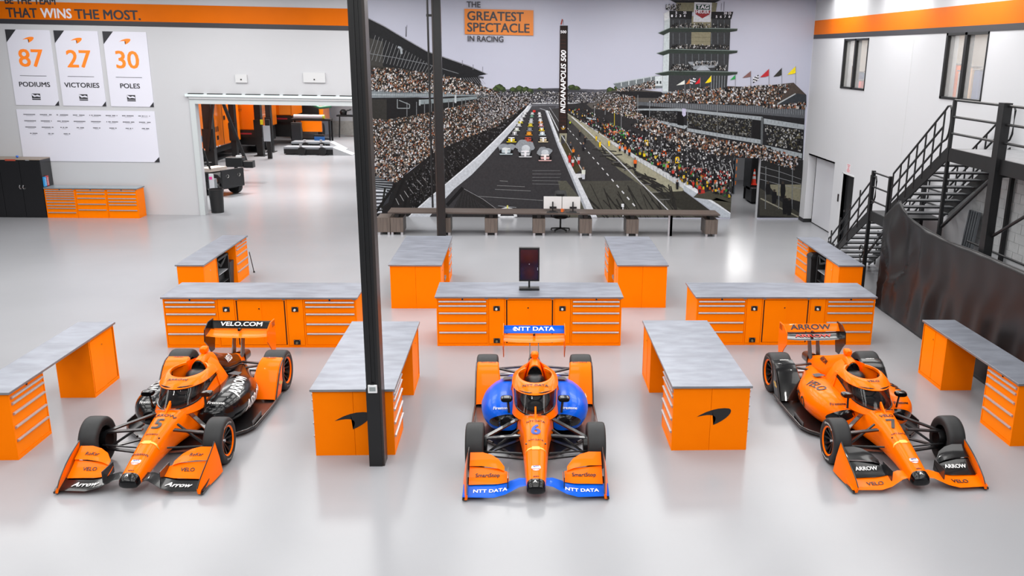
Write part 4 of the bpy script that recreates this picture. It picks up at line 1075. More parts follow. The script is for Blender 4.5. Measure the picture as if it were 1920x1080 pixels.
# --- distant stand, trees
p.poly([(893, 172), (930, 168), (1000, 166), (1050, 165), (1120, 168), (1180, 166), (1245, 176), (1245, 230), (1060, 215), (1000, 205), (880, 260)], '#54545c')
for cx, cy, r_ in ((935, 166, 10), (929, 169, 7), (942, 168, 7), (963, 170, 8), (975, 168, 9), (985, 169, 8), (995, 171, 7), (1072, 164, 7), (1082, 166, 6), (1013, 170, 7), (1145, 170, 8), (1158, 166, 7)):
    p.poly([(cx+r_*math.cos(q)*(1+.18*math.sin(5*q+cx)), cy+r_*.8*math.sin(q)*(1+.15*math.cos(4*q+cx))) for q in [2*PI*i/14 for i in range(14)]], '#2f3a26')
    p.poly([(cx-r_*.2+r_*.5*math.cos(q), cy-r_*.3+r_*.4*math.sin(q)) for q in [2*PI*i/8 for i in range(8)]], '#45552f')
p.band([(1000, 168), (1048, 167), (1064, 168), (1100, 170)], [(1000, 172), (1048, 172), (1064, 172), (1100, 173)], '#3b3c42')
# --- left grandstand
p.poly([(684, 30), (720, 48), (760, 72), (800, 95), (840, 109), (880, 123), (915, 139), (898, 142), (905, 165), (690, 172)], '#1d1e21')
p.line([(684, 31), (720, 49), (760, 73), (800, 96), (840, 110), (880, 124), (914, 139)], 1.4, '#8f9097')
p.poly([(688, 70), (718, 78), (718, 125), (690, 124)], '#3b3a38')
for i in range(26):
    x = 704+i*6.9*(1-.008*i); y0 = 66+i*3.2; y1 = 112+i*1.5
    p.line([(x, y0), (x-14*(1-.02*i), max(y0+8, y1))], .9, '#7c7d80')
p.line([(690, 100), (740, 108), (800, 120), (860, 138)], 1.2, '#6f7276')
p.line([(746, 88), (752, 90), (753, 101)], 4, '#9aa0a6')
p.line([(761, 50), (761, 69)], 1.2, '#55565c'); p.line([(763, 47), (762, 69)], .8, '#55565c')
for x, y in ((867, 113), (887, 121), (905, 125)): p.line([(x, y), (x, y+10)], 1, '#6a6b72')
for i in range(9): p.line([(868+i*4, 146-i*.2), (878+i*4, 158)], .6, '#85868c')
p.line([(896, 144), (907, 146)], 4, '#4b4c52')
p.poly([(690, 122), (740, 127), (800, 136), (860, 147), (905, 161), (935, 172), (935, 180), (820, 176), (693, 170)], '#34322f')
p.poly([(692, 180), (800, 183), (905, 178), (930, 182), (860, 205), (780, 222), (692, 232)], '#1b1b1d')
p.poly([(692, 186), (725, 186), (725, 226), (692, 228)], '#2f2e2c')
p.poly([(692, 222), (725, 224), (780, 216), (860, 198), (905, 182), (1000, 180), (991, 197), (930, 240), (870, 264), (818, 285), (770, 318), (742, 345), (700, 345)], '#3d3833')
b1a, b1b = [(692, 167), (760, 170), (880, 175), (935, 178)], [(692, 183.5), (760, 183), (830, 181), (935, 179.5)]
p.band(b1a, b1b, '#7b8388'); p.band(b1a, [(692, 170), (760, 173), (880, 176.5), (935, 178.6)], '#b3babf'); p.band([(692, 176), (760, 177.5), (850, 178)], [(692, 178), (760, 179), (850, 178.8)], '#a3abb0')
for i in range(44): p.line([(694+i*3.4, 168+i*.15), (694+i*3.4, 182-i*.05)], .5, '#5b6267')
p.band([(786, 187), (850, 184), (915, 179)], [(786, 196), (850, 191), (915, 183)], '#808a8e'); p.line([(854, 178), (854, 193)], 3.4, '#b5bbc0'); p.line([(787, 187), (787, 198)], 3, '#a0a7ab')
for x in (763, 781, 796, 809, 841, 850, 866, 873, 880, 891, 897, 903): p.line([(x, 192-(x-763)*.06), (x, 220-(x-763)*.17)], 1.5, '#6a6c70')
for a in (((745, 186), (745, 203), (768, 203), (768, 196), (748, 188)),): p.line(list(a), 1.6, '#83898c')
# --- catch fence strip, steps
p.poly([(991, 196), (960, 235), (905, 288), (850, 340), (806, 378), (762, 408), (690, 408), (700, 345), (742, 342), (818, 282), (880, 258), (935, 236)], '#201f20')
p.poly([(700, 332), (742, 326), (735, 352), (728, 380), (700, 400)], '#33353a')
for i in range(8): p.line([(702, 328+i*4), (738-i*.5, 326+i*5)], 1.2, '#a8adb3')
for i in range(7): p.line([(702, 357+i*7), (725-i*1.5, 358+i*6.5)], 3.6, '#c3c6cf')
p.line([(741, 335), (730, 400)], 5, '#1f2021'); p.line([(722, 352), (716, 392)], 4, '#232422')
for i in range(16):
    x = 775+i*11; p.line([(x, 322-i*6.6), (x+22, 372-i*10.2)], .8, '#4d4b49')
for i in range(5): p.line([(742+i*15, 345-i*9), (700+i*28, 405-i*3)], 5-i*.5, '#19191a')
for i in range(7): p.line([(742+i*8, 372-i*7), (748+i*9, 384-i*7)], 1.1, '#9a9a9c')
# --- track and pit lane
p.poly([(993, 196), (1042, 200), (1030, 208), (1064, 290), (1118, 408), (772, 408), (850, 345), (905, 298), (960, 240)], '#38373a')
p.poly([(993, 197), (1042, 199), (1040, 207), (990, 206)], '#46464b')
p.poly([(1024, 206), (1064, 200), (1075, 205), (1110, 232), (1210, 312), (1300, 385), (1325, 408), (1112, 408), (1070, 315), (1046, 262)], '#3a393a')
p.poly([(1046, 339), (1062, 339), (1115, 408), (1060, 408)], '#55544b')
p.poly([(1075, 340), (1225, 338), (1290, 378), (1325, 408), (1118, 408)], '#4b4a44')
p.poly([(1066, 205), (1072, 206), (1140, 262), (1190, 302), (1282, 350), (1282, 362), (1222, 362), (1160, 318), (1110, 268), (1064, 222)], '#6c6a5c')
p.poly([(1064, 203), (1090, 215), (1140, 256), (1190, 296), (1282, 348), (1280, 359), (1262, 359), (1180, 312), (1120, 262), (1064, 214)], '#a09d88')
p.poly([(1222, 362), (1282, 358), (1350, 408), (1305, 408)], '#35342f')
r_ = random.Random(3)
for i in range(46):
    t_ = r_.random(); x = 1120+130*t_; y = 275+88*t_
    p.line([(x+r_.uniform(-14, 10), y+r_.uniform(-6, 8)), (x+r_.uniform(10, 34), y+r_.uniform(2, 22))], r_.uniform(1, 3.4), '#2c2b2a')
for i in range(26):
    x = r_.uniform(1120, 1290); p.line([(x, 408), (x-r_.uniform(10, 45), r_.uniform(345, 385))], r_.uniform(1, 3), '#2b2a28')
p.line([(1072, 219), (1106, 250), (1160, 301), (1255, 396)], 2.0, '#c9cbd0')
p.line([(1030, 201), (1048, 228)], .8, '#9b9ca2'); p.line([(1012, 203), (1026, 208)], 1, '#9b9ca2')
for i in range(16):
    t0 = (i/16)**1.25; t1 = t0 + .018+.018*t0; a = lambda t_: (1064+132*t_, 240+153*t_)
    p.line([a(t0), a(t1)], 1+1.6*t0, '#d8d9dd')
for i in range(9): p.line([(1098+i*17, 262+i*14), (1112+i*18, 262+i*14)], .7, '#8d8d8c')
for i in range(5): p.line([(998, 320+i*6.2), (1050 if i != 1 else 1052, 320+i*6.4)], .7, '#77777a')
for a in (((937, 339), (952, 340)), ((932, 348), (984, 350)), ((928, 355), (995, 358)), ((895, 368), (960, 372), (1018, 376))): p.line(list(a), 1, '#7b7b7d')
# walls
L_out = [(991, 195), (985, 204), (940, 250), (900, 289), (862, 322), (836, 344), (806, 369), (780, 392), (764, 408)]
L_in = [(998, 197), (992, 207), (951, 255), (912, 299), (884, 328), (852, 354), (826, 382), (812, 398), (804, 408)]
p.band(L_out, L_in, '#bfc3cb'); p.band(L_out, [(x+2, y+1) for x, y in L_out], '#dfe2e8')
p.line([(990, 196), (997, 194), (1050, 193.5), (1112, 193.5)], 2, '#c9ccd2'); p.line([(993, 198), (1048, 197)], 1.6, '#6d6e74')
p.band([(1022, 207), (1046, 275), (1066, 322), (1102, 408)], [(1027, 207), (1053, 272), (1078, 322), (1120, 408)], '#d5d8df')
p.band([(1022, 207), (1046, 275), (1066, 322), (1102, 408)], [(1024, 207), (1049, 275), (1070, 322), (1107, 408)], '#a9adb6')
p.line([(1029, 208), (1048, 246), (1062, 268), (1091, 318)], 1.6, '#c4c7cc')
p.poly([(1052, 270), (1062, 268), (1090, 318), (1079, 326)], '#46412f')
p.poly([(1079, 326), (1094, 325), (1097, 332), (1082, 334)], '#d9dbe0')
p.line([(1064, 209), (1140, 261), (1190, 292), (1282, 345)], 1.6, '#cfd2d6')
p.band([(1140, 260), (1190, 289), (1282, 342)], [(1140, 265), (1190, 298), (1282, 354)], '#c8cbce')
for i in range(22): p.line([(1146+i*6.1, 266+i*3.7), (1146+i*6.1, 271+i*3.9)], .7, '#7f8286')
p.poly([(1282, 343), (1292, 344), (1371, 400), (1371, 408), (1352, 408), (1281, 356)], '#b6bdc6'); p.poly([(1282, 343), (1292, 344), (1371, 400), (1371, 402), (1282, 347)], '#e3e6ec')
# dark catch fence at the lower left of the track
p.poly([(846, 402), (868, 352), (905, 372), (945, 402), (940, 408), (835, 408)], '#2b2a2b')
for i in range(10): p.line([(850+i*9, 402-i*.0), (866+i*4, 356+i*3)], .5, '#3f3e40')
p.line([(868, 353), (905, 373), (945, 402)], .9, '#8a8a8e'); p.line([(838, 385), (868, 352)], 6, '#1a1a1c')
# --- right stands
p.poly([(1062, 196), (1110, 190), (1180, 178), (1240, 190), (1300, 225), (1371, 250), (1440, 290), (1506, 330), (1500, 408), (1422, 408), (1371, 400), (1300, 350), (1190, 290), (1120, 245), (1064, 212)], '#2c2b2d')
p.poly([(1100, 196), (1120, 178), (1150, 170), (1200, 168), (1240, 172), (1250, 195), (1240, 205), (1300, 235), (1240, 222), (1180, 212), (1110, 204)], '#55514e')
p.poly([(1150, 157), (1228, 142), (1242, 142), (1242, 165), (1160, 168)], '#6d7478'); p.poly([(1228, 143), (1242, 142), (1242, 161), (1228, 161)], '#c5cdd1')
p.poly([(1231, 152), (1234, 152), (1234, 157), (1231, 157)], '#2f3338'); p.poly([(1237, 152), (1240, 152), (1240, 157), (1237, 157)], '#2f3338')
p.line([(1152, 156), (1228, 142.5)], 1.6, '#b3bbc0')
for i in range(5): p.line([(1165+i*14, 155-i*2.6), (1165+i*14, 162-i*2.6)], 1.6, '#c9cfd3')
p.poly([(1145, 172), (1200, 171), (1250, 174), (1240, 184), (1170, 183)], '#1f1f22')
p.poly([(1190, 200), (1240, 190), (1510, 197), (1505, 300), (1440, 285), (1340, 255), (1240, 222), (1195, 214)], '#232326')
p.poly([(1228, 186), (1262, 168), (1330, 160), (1400, 163), (1440, 160), (1488, 155), (1512, 178), (1512, 200), (1270, 192)], '#4a413c')
p.band([(1195, 191), (1300, 194), (1420, 198), (1510, 203)], [(1195, 197), (1300, 205), (1420, 214), (1508, 222)], '#55585d')
for i in range(70): p.line([(1215+i*4.2, 193+i*.12), (1215+i*4.2, 199+i*.24)], .6, '#8b9096')
for a, b in ((((1192, 204), (1270, 203), (1430, 219)), ((1192, 207), (1270, 208), (1428, 226))), (((1432, 222), (1508, 234)), ((1432, 232), (1507, 243))), (((1288, 240), (1360, 252), (1428, 262)), ((1288, 246), (1360, 259), (1426, 270))), (((1434, 272), (1504, 288)), ((1434, 279), (1503, 297))), (((1218, 222), (1290, 236)), ((1220, 226), (1284, 242)))):
    p.band(a, b, '#9aa1a6')
    n_ = int((a[-1][0]-a[0][0])/7)
    for i in range(n_): 
        x = a[0][0]+7*i; t_ = i/max(1, n_); y = a[0][1]+(a[-1][1]-a[0][1])*t_; p.line([(x, y+1), (x, y+6)], .7, '#6b7177')
p.poly([(1203, 207), (1220, 207), (1220, 222), (1203, 221)], '#141416'); p.poly([(1270, 210), (1282, 211), (1282, 236), (1270, 234)], '#141416')
p.poly([(1412, 224), (1428, 226), (1426, 262), (1410, 259)], '#1a1a1c'); p.line([(1429, 220), (1428, 272)], 4, '#5b5f62')
p.poly([(1279, 203), (1286, 204), (1286, 216), (1282, 219), (1279, 215)], '#b9b5cf')
p.line([(1458, 195), (1492, 176)], 3, '#a9adb0'); p.line([(1310, 190), (1336, 176)], 3, '#a9adb0')
p.poly([(1460, 195), (1495, 175), (1512, 178), (1511, 200)], '#33373c')
# --- lower right paddock beside and beyond the passage
p.poly([(1424, 300), (1506, 300), (1500, 408), (1424, 408)], '#242425')
p.poly([(1440, 346), (1502, 346), (1500, 378), (1456, 366)], '#7d7a68'); p.poly([(1424, 352), (1500, 400), (1500, 408), (1424, 404)], '#3b3a35')
p.line([(1426, 372), (1500, 408)], 2.4, '#8c897a')
for i in range(3): p.line([(1425, 312+i*12), (1462, 322+i*12), (1502, 336+i*9)], .8, '#86878a')
for x in (1436, 1461, 1486): p.line([(x, 312), (x-1, 392)], 1.6, '#6c6f72')
for x, y, h_ in ((1472, 372, 30), (1480, 376, 28), (1452, 360, 22), (1468, 345, 26), (1440, 345, 20)):
    p.poly([(x-4, y), (x+4, y), (x+5, y+h_*.5), (x+3, y+h_), (x-4, y+h_), (x-5, y+h_*.5)], '#18181a'); p.poly([(x-2, y-5), (x+2, y-5), (x+2, y), (x-2, y)], '#3b342e')
p.poly([(1300, 370), (1371, 340), (1371, 398), (1310, 360)], '#49473d'); p.poly([(1306, 322), (1350, 340), (1352, 352), (1310, 334)], '#1b1b1c')
p.poly([(1280, 314), (1324, 315), (1326, 320), (1280, 320)], '#c66d66'); p.poly([(1306, 348), (1318, 344), (1322, 362), (1310, 364)], '#b23a32')
# --- timing pylon
p.poly([(1050, 48), (1064.5, 48), (1064, 250), (1047.5, 250)], '#2a1f1d'); p.poly([(1062.6, 48), (1064.5, 48), (1064, 250), (1062, 250)], '#151214')
p.line([(1052, 46), (1054.5, 36)], 2.2, '#a03a2c'); p.line([(1056, 47), (1056, 38)], .6, '#55525a')
p.poly([(1049, 250), (1063, 250), (1062, 268), (1060, 268), (1059, 254), (1052, 254), (1052, 268), (1049, 266)], '#8f8c78')
for i in range(26): p.line([(1050.5, 75+i*6.6), (1061.5, 75+i*6.6)], .7, '#4a2a24')
p.poly([(1051.5, 238), (1056, 241), (1060.5, 238), (1058, 243), (1054, 243)], '#b58f3b'); p.poly([(1055, 236), (1057.5, 236), (1057.5, 240), (1055, 240)], '#c9c9cf')
# --- tower
p.poly([(1256, 0), (1352, 0), (1338, 6), (1270, 7)], '#232427')
p.poly([(1268, 5), (1345, 5), (1342, 24), (1268, 22)], '#77745f')
p.poly([(1256, 34), (1370, 34), (1368, 90), (1362, 175), (1253, 172), (1254, 90)], '#36383b')
p.poly([(1246, 30), (1256, 34), (1255, 90), (1253, 172), (1242, 172), (1244, 90)], '#bcc5c9')
p.poly([(1244, 26), (1255, 20), (1255, 34), (1246, 40)], '#d0d3d6')
for y0 in (38, 62, 101): 
    for i in range(9): p.line([(1262+i*12, y0), (1262+i*12, y0+20)], 1.1, '#5f6469')
p.poly([(1297, 30), (1334, 32), (1332, 86), (1296, 84)], '#85806a')
for y0 in (70, 78): p.line([(1297, y0), (1332, y0)], .7, '#6d6955')
p.poly([(1255, 20), (1298, 21), (1297, 36), (1256, 34)], '#17171a'); p.poly([(1333, 22), (1375, 22), (1371, 36), (1332, 35)], '#17171a')
p.poly([(1302, 4), (1335, 5), (1332.5, 41.5), (1300, 41)], '#c9cbd2')
p.poly([(1305, 8), (1331, 9), (1331, 18.5), (1305, 18)], '#3e534c')
p.poly([(1303.5, 19), (1332, 19.5), (1330.5, 27), (1317, 34.5), (1304, 26.5)], '#8e2f35')
for (yl, yr, ys) in ((64, 52, 54), (102, 92, 95), (140, 133, 135)):
    p.poly([(1234-(yl-64)*.07, yl-2), (1256, yr), (1383, ys), (1382, ys+4), (1366, ys+6.5), (1256, yr+8), (1244, yl+2)], '#2f3833')
    p.line([(1234-(yl-64)*.07, yl-2), (1256, yr), (1383, ys)], 1.2, '#7d8a86')
p.poly([(1290, 116), (1346, 114), (1344, 126), (1300, 130)], '#8b9097'); p.poly([(1305, 132), (1318, 120), (1332, 132)], '#a5aab3')
p.poly([(1242, 172), (1300, 171), (1300, 175), (1242, 175)], '#8a9298')
for i in range(6): p.line([(1334+i*5, 142), (1333+i*5, 172)], 1.3, '#7b8085')
p.line([(1352, 20), (1353, 6)], .7, '#6b6c75'); p.line([(1357, 21), (1358, 3)], .9, '#6b6c75')
for x, y, w_, h_, c in ((1268, 160, 16, -10, '#d9dcd6'), (1286, 158, 8, -11, '#c0703f'), (1303, 158, 10, -13, '#cc1f2a'), (1322, 156, 12, -15, '#f0d71d'),
                        (1369, 150, 10, -10, '#2f9a52'), (1392, 146, 16, -13, '#7d5a58'), (1425, 145, 17, -16, '#b62f36'), (1450, 144, 16, -17, '#34332f'), (1476, 140, 16, -16, '#f2da1f')):
    p.poly([(x, y), (x+w_, y+h_), (x+w_, y+h_*.2), (x+w_*.6, y-1)], c); p.line([(x+w_, y+h_), (x+w_, y+18)], .8, '#84858c')
for x, y in ((1294, 150), (1412, 146)):
    for i in range(4):
        for j in range(4): p.poly([(x+i*2.6, y-i*1.6+j*2.4), (x+i*2.6+2.6, y-i*1.6+j*2.4-1), (x+i*2.6+2.6, y-i*1.6+j*2.4+1.4), (x+i*2.6, y-i*1.6+j*2.4+2.4)], '#1d1d20' if (i+j) % 2 else '#dcdce2')
# poles in the pit
for x, y0, y1 in ((1165, 215, 250), (1218, 190, 268), (1241, 230, 285), (1289, 205, 318), (1196, 178, 230), (1135, 190, 215), (1115, 195, 212), (1316, 235, 290), (1345, 180, 300)): p.line([(x, y0), (x-.5, y1)], .9, '#8d9094')
p.line([(1152, 200), (1152, 238)], 1.1, '#b9a52d'); p.line([(1172, 217), (1192, 214)], 1.4, '#9fae3d')
for i in range(6): p.line([(1312+i*11, 290+i*2), (1320+i*11, 318+i*2)], 1.2, '#b2b5b8')
for x, y, w_, h_, c, tx in ((1139, 236, 5, 8, '#d8522b', ''), (1167, 249, 7, 9, '#33b241', ''), (1176, 252, 7, 9, '#d8302d', ''), (1187, 259, 7, 11, '#e2661f', ''), (1200, 262, 7, 9, '#c9414a', ''), (1212, 268, 7, 11, '#eec21d', ''), (1245, 288, 9, 10, '#e65c22', ''), (1270, 300, 8, 12, '#eabb1e', ''), (1273, 278, 5, 11, '#ea7d1e', ''), (1229, 260, 3, 4, '#d9a520', '')):
    p.poly([(x-w_/2, y-h_/2), (x+w_/2, y-h_/2), (x+w_/2, y+h_/2), (x-w_/2, y+h_/2)], c)
    p.poly([(x-w_/4, y-h_/4), (x+w_/4, y-h_/4), (x+w_/4, y+h_/4), (x-w_/4, y+h_/4)], '#ecdcc8' if c != '#e65c22' else '#2a2320')
p.poly([(1142, 244), (1162, 246), (1163, 250), (1143, 248)], '#d98a6a'); p.poly([(1100, 220), (1118, 222), (1118, 225), (1100, 223)], '#b9c7d0'); p.poly([(1206, 283), (1214, 283), (1214, 288), (1205, 288)], '#e8c51f')
print_scene = p.build('speedway_print', mural)

# --- crowd dots
PALC = ['#d8d2cc', '#e9e7e6', '#b8a79a', '#1a1a1d', '#2a2523', '#7b6a60', '#86684f', '#b07a55', '#8a4a30', '#3c3a40', '#55504e', '#141416', '#c8c9d2', '#2b2a2c', '#d5d5da', '#1c1b1d', '#6a625d']
PALD = ['#c9c7c9', '#e2e2e6', '#8f8a88', '#1c1c20', '#2c2b30', '#6b6663', '#9a938f', '#3a3a42', '#b8b8c4', '#131316', '#4a4a52']
PALP = ['#d9d4cd', '#d96a2c', '#d9b42f', '#b23a34', '#3d8a44', '#1b1b1f', '#2a2a2e', '#8d8d92', '#d0d3d8', '#161618', '#5a4a40', '#202024', '#39393d', '#1b1b1f', '#2f2f33', '#77757a', '#b5b3b3', '#161618', '#44413f']
q = Print(); Print.n_layer += 5
q.dots([(692, 128), (740, 128), (800, 137), (860, 147), (905, 161), (935, 173), (935, 178), (820, 175), (693, 170)], 2300, PALC, 1.2, 2.6, 1)
q.dots([(692, 222), (725, 224), (780, 216), (860, 198), (905, 182), (995, 181), (989, 196), (930, 238), (870, 260), (818, 283), (770, 316), (742, 343), (700, 328)], 6800, PALC, 1.1, 2.6, 2, persp=lambda x, y: .7+.5*min(1, max(0, (y-190)/120)))
q.dots([(893, 174), (930, 171), (1048, 172), (1048, 194), (1000, 193), (985, 200), (900, 240)], 1700, PALD, 1., 1.9, 3)
q.dots([(1065, 174), (1140, 172), (1180, 180), (1110, 192), (1065, 193)], 650, PALD, 1., 1.8, 4)
q.dots([(1110, 200), (1150, 183), (1190, 180), (1195, 212), (1240, 226), (1230, 236), (1150, 212)], 1300, PALC, 1., 2., 5)
q.dots([(1156, 168), (1228, 150), (1228, 166), (1165, 172)], 380, PALC, 1., 1.9, 6)
q.dots([(1215, 192), (1262, 170), (1330, 162), (1340, 168), (1270, 192)], 480, PALC, 1.2, 2.4, 7)
q.dots([(1275, 192), (1345, 166), (1400, 162), (1440, 160), (1486, 157), (1460, 190), (1440, 198)], 1100, PALC, 1.6, 3.0, 8)
q.dots([(1430, 198), (1470, 196), (1510, 190), (1510, 204), (1432, 202)], 220, PALC, 1.6, 3., 18)
q.dots([(1288, 212), (1410, 224), (1408, 258), (1290, 238)], 700, ['#6d6d6d', '#2a2a2c', '#8f8f8a', '#3c3c3c', '#4f4a36', '#1c1c1e', '#565656'], 1.4, 2.6, 9)
q.dots([(1434, 234), (1506, 245), (1504, 284), (1436, 269)], 420, ['#7d7d7d', '#2a2a2c', '#b9b9b9', '#3c3c3c', '#5f5a46', '#1c1c1e'], 1.6, 2.8, 10)
q.dots([(1222, 208), (1268, 212), (1268, 232), (1222, 222)], 200, ['#7d7d7d', '#2a2a2c', '#3c3c3c', '#1c1c1e'], 1.3, 2.4, 11)
q.dots([(1230, 226), (1290, 248), (1345, 262), (1426, 272), (1500, 296), (1490, 318), (1430, 300), (1340, 290), (1250, 262), (1180, 234)], 1900, PALC, 1.6, 3.2, 12)
q.dots([(1165, 240), (1340, 290), (1371, 300), (1370, 330), (1280, 318), (1180, 275)], 900, ['#6d6d70', '#1b1b1f', '#2a2a2e', '#a9a9ae', '#161618', '#39393d', '#d8d8d8'], 1.2, 2.8, 13)
q.dots([(1066, 200), (1100, 205), (1165, 240), (1210, 275), (1290, 318), (1371, 350), (1371, 372), (1284, 342), (1190, 288), (1110, 242), (1066, 212)], 1000, PALP, 1.6, 3.6, 14, aspect=1.5, persp=lambda x, y: .55+.6*min(1, max(0, (x-1065)/250)))
q.dots([(1300, 320), (1371, 322), (1371, 345), (1330, 342)], 160, ['#b23a34', '#e0ddd8', '#1b1b1f', '#1b1b1f', '#77757a', '#d0d0d2', '#2a2a2e'], 1.6, 3.4, 15, aspect=1.5)
for (x0, y0, x1, y1, n_) in ((1258, 44, 1366, 52, 160), (1258, 84, 1366, 91, 220), (1258, 121, 1300, 132, 120), (1300, 115, 1345, 122, 90), (1340, 122, 1362, 131, 30), (1248, 8, 1276, 19, 90)):
    q.dots([(x0, y0), (x1, y0), (x1, y1), (x0, y1)], n_, ['#1c1c1e', '#d0d0d2', '#8d8680', '#3a3836', '#151517'], 1., 2., x0, aspect=1.7)
q.dots([(820, 285), (880, 262), (985, 200), (940, 248), (860, 320), (806, 372), (770, 395), (760, 340)], 700, ['#1b1b1c', '#2d2c2c', '#3b3a3a', '#57565a', '#151515', '#6d6c70'], 1., 2.4, 16)
q.build('crowd_print', mural, stuff=True)

# --- racing cars and crew in the print
c = Print(); Print.n_layer += 5
def tiny_car(x, y, s, col, col2='#e6e6ea'):
    k = s
    for dx in (-.46, .36):
        c.poly([(x+dx*k, y-.18*k), (x+(dx+.12)*k, y-.18*k), (x+(dx+.12)*k, y+.10*k), (x+dx*k, y+.10*k)], '#161618')
    c.poly([(x-.34*k, y-.12*k), (x+.34*k, y-.12*k), (x+.30*k, y+.06*k), (x-.30*k, y+.06*k)], col)
    c.poly([(x-.30*k, y-.30*k), (x+.30*k, y-.30*k), (x+.30*k, y-.20*k), (x-.30*k, y-.20*k)], col2)
    c.poly([(x-.09*k, y-.26*k), (x+.09*k, y-.26*k), (x+.07*k, y+.18*k), (x-.07*k, y+.18*k)], col2)
    c.poly([(x-.50*k, y+.12*k), (x+.50*k, y+.12*k), (x+.46*k, y+.20*k), (x-.46*k, y+.20*k)], col)
c.poly([(983, 207), (989, 206), (990, 210), (984, 210)], '#d9d9dc'); c.poly([(999, 206.5), (1004, 206.5), (1004, 210.5), (999, 210.5)], '#c5332c')
rows_ = [(213, 8), (218, 8.5), (225, 9.5), (229, 10), (235, 11), (243, 12), (251, 13.5), (263, 19)]
colr = [('#d7d7da',)*3, ('#d7d7da', '#77a08d', '#d7d7da'), ('#cfd0d6', '#bfc2c9', '#cdd2d6'), ('#e0cf2c', '#c9cbd1', '#e08a2b'), ('#c9ccd2', '#d9c33a', '#e0a0a8'), ('#d6dccf', '#8d8f98', '#e8c822'), ('#9a9aa0', '#e99a2c', '#cfe0ea'), ('#e8cf2a', '#b0483a', '#d9c6a2')]
for (y, s), cs in zip(rows_, colr):
    t_ = (y-207)/56
    for k_, cc in enumerate(cs):
        xl = 987-28*t_ if k_ == 0 else 999-9*t_ if k_ == 1 else 1010.5+8*t_
        tiny_car(xl, y, s, cc, '#e9e9ec' if k_ != 1 else cc)
for x, y, s in ((945, 278, 11), (958, 276, 8), (980, 272, 13), (992, 274, 11), (985, 282, 12), (1018, 284, 11), (1027, 284, 8), (988, 279, 8)):
    c.poly([(x+s*math.cos(a)*(1+.2*math.sin(3*a+x)), y+s*.8*math.sin(a)) for a in [2*PI*i/14 for i in range(14)]], '#8d9299')
for x, y, s in ((986, 278, 8), (1022, 286, 7), (947, 281, 6)):
    c.poly([(x+s*math.cos(a), y+s*.8*math.sin(a)) for a in [2*PI*i/12 for i in range(12)]], '#c3c8cf')
tiny_car(949, 285, 25, '#b9c6cd', '#d9dde0'); tiny_car(985, 290, 25, '#c2c3c9', '#eceaf0'); tiny_car(1022, 297, 25, '#d3a9a8', '#f0e8e8')
# white car at the foot of the mural
c.poly([(932, 405), (936, 392), (950, 388), (966, 392), (970, 406), (962, 408), (938, 408)], '#e3e5ea'); c.poly([(938, 405), (941, 394), (960, 394), (964, 405)], '#26262a')
c.line([(934, 386), (968, 389)], 1, '#9a9ca2'); c.poly([(950, 385), (953, 385), (953, 391), (950, 391)], '#d9d57c')
c.poly([(1165, 382), (1170, 382), (1170, 388), (1165, 388)], '#e4e5ea'); c.line([(1168, 388), (1168, 406)], 1.6, '#d5d6db')
def man(x, y, h_, top, leg='#1b1b1f'):
    c.poly([(x-.16*h_, y-h_*.75), (x+.16*h_, y-h_*.75), (x+.14*h_, y-h_*.4), (x-.14*h_, y-h_*.4)], top)
    c.poly([(x-.13*h_, y-h_*.4), (x+.13*h_, y-h_*.4), (x+.10*h_, y), (x-.10*h_, y)], leg)
    c.poly([(x-.07*h_, y-h_), (x+.07*h_, y-h_), (x+.07*h_, y-h_*.78), (x-.07*h_, y-h_*.78)], '#8d6f5c')
for a in ((1191, 315, 20, '#e06424'), (1172, 287, 16, '#e06424'), (1180, 292, 16, '#dd5f22'), (1162, 284, 13, '#e06424'), (1270, 355, 18, '#1c1d22'), (1094, 336, 23, '#d5d9cf', '#c2c5cf'), (1075, 292, 16, '#e07c22', '#2a2420'), (1085, 308, 18, '#b9b9bf', '#b0322e'), (1068, 305, 18, '#c22f2a', '#a52a28'), (1074, 312, 17, '#c9c9cc', '#b0322e'), (1070, 278, 12, '#4d4f58'), (1094, 283, 16, '#2b2c35'), (1097, 268, 12, '#1c1d22'), (1087, 256, 11, '#1c1d22'), (1125, 276, 13, '#e7c31d', '#e7c31d'), (1142, 274, 13, '#e7c31d', '#e7c31d'), (1118, 264, 11, '#d9b51f', '#c9a51f'), (1069, 235, 9, '#b7d22a', '#222222'), (1252, 320, 14, '#e0641f'), (1234, 315, 13, '#dd5f22'), (1300, 352, 14, '#c23a32', '#8d2a26'), (1312, 362, 18, '#d0332c', '#2a2a2c'), (1262, 332, 16, '#c23a32'), (1245, 318, 13, '#42a33a'), (1208, 300, 16, '#d9c01f', '#2a2a20'), (1200, 296, 14, '#b9a81f', '#26261e')): man(*a)
c.build('racing_print', mural, stuff=True)
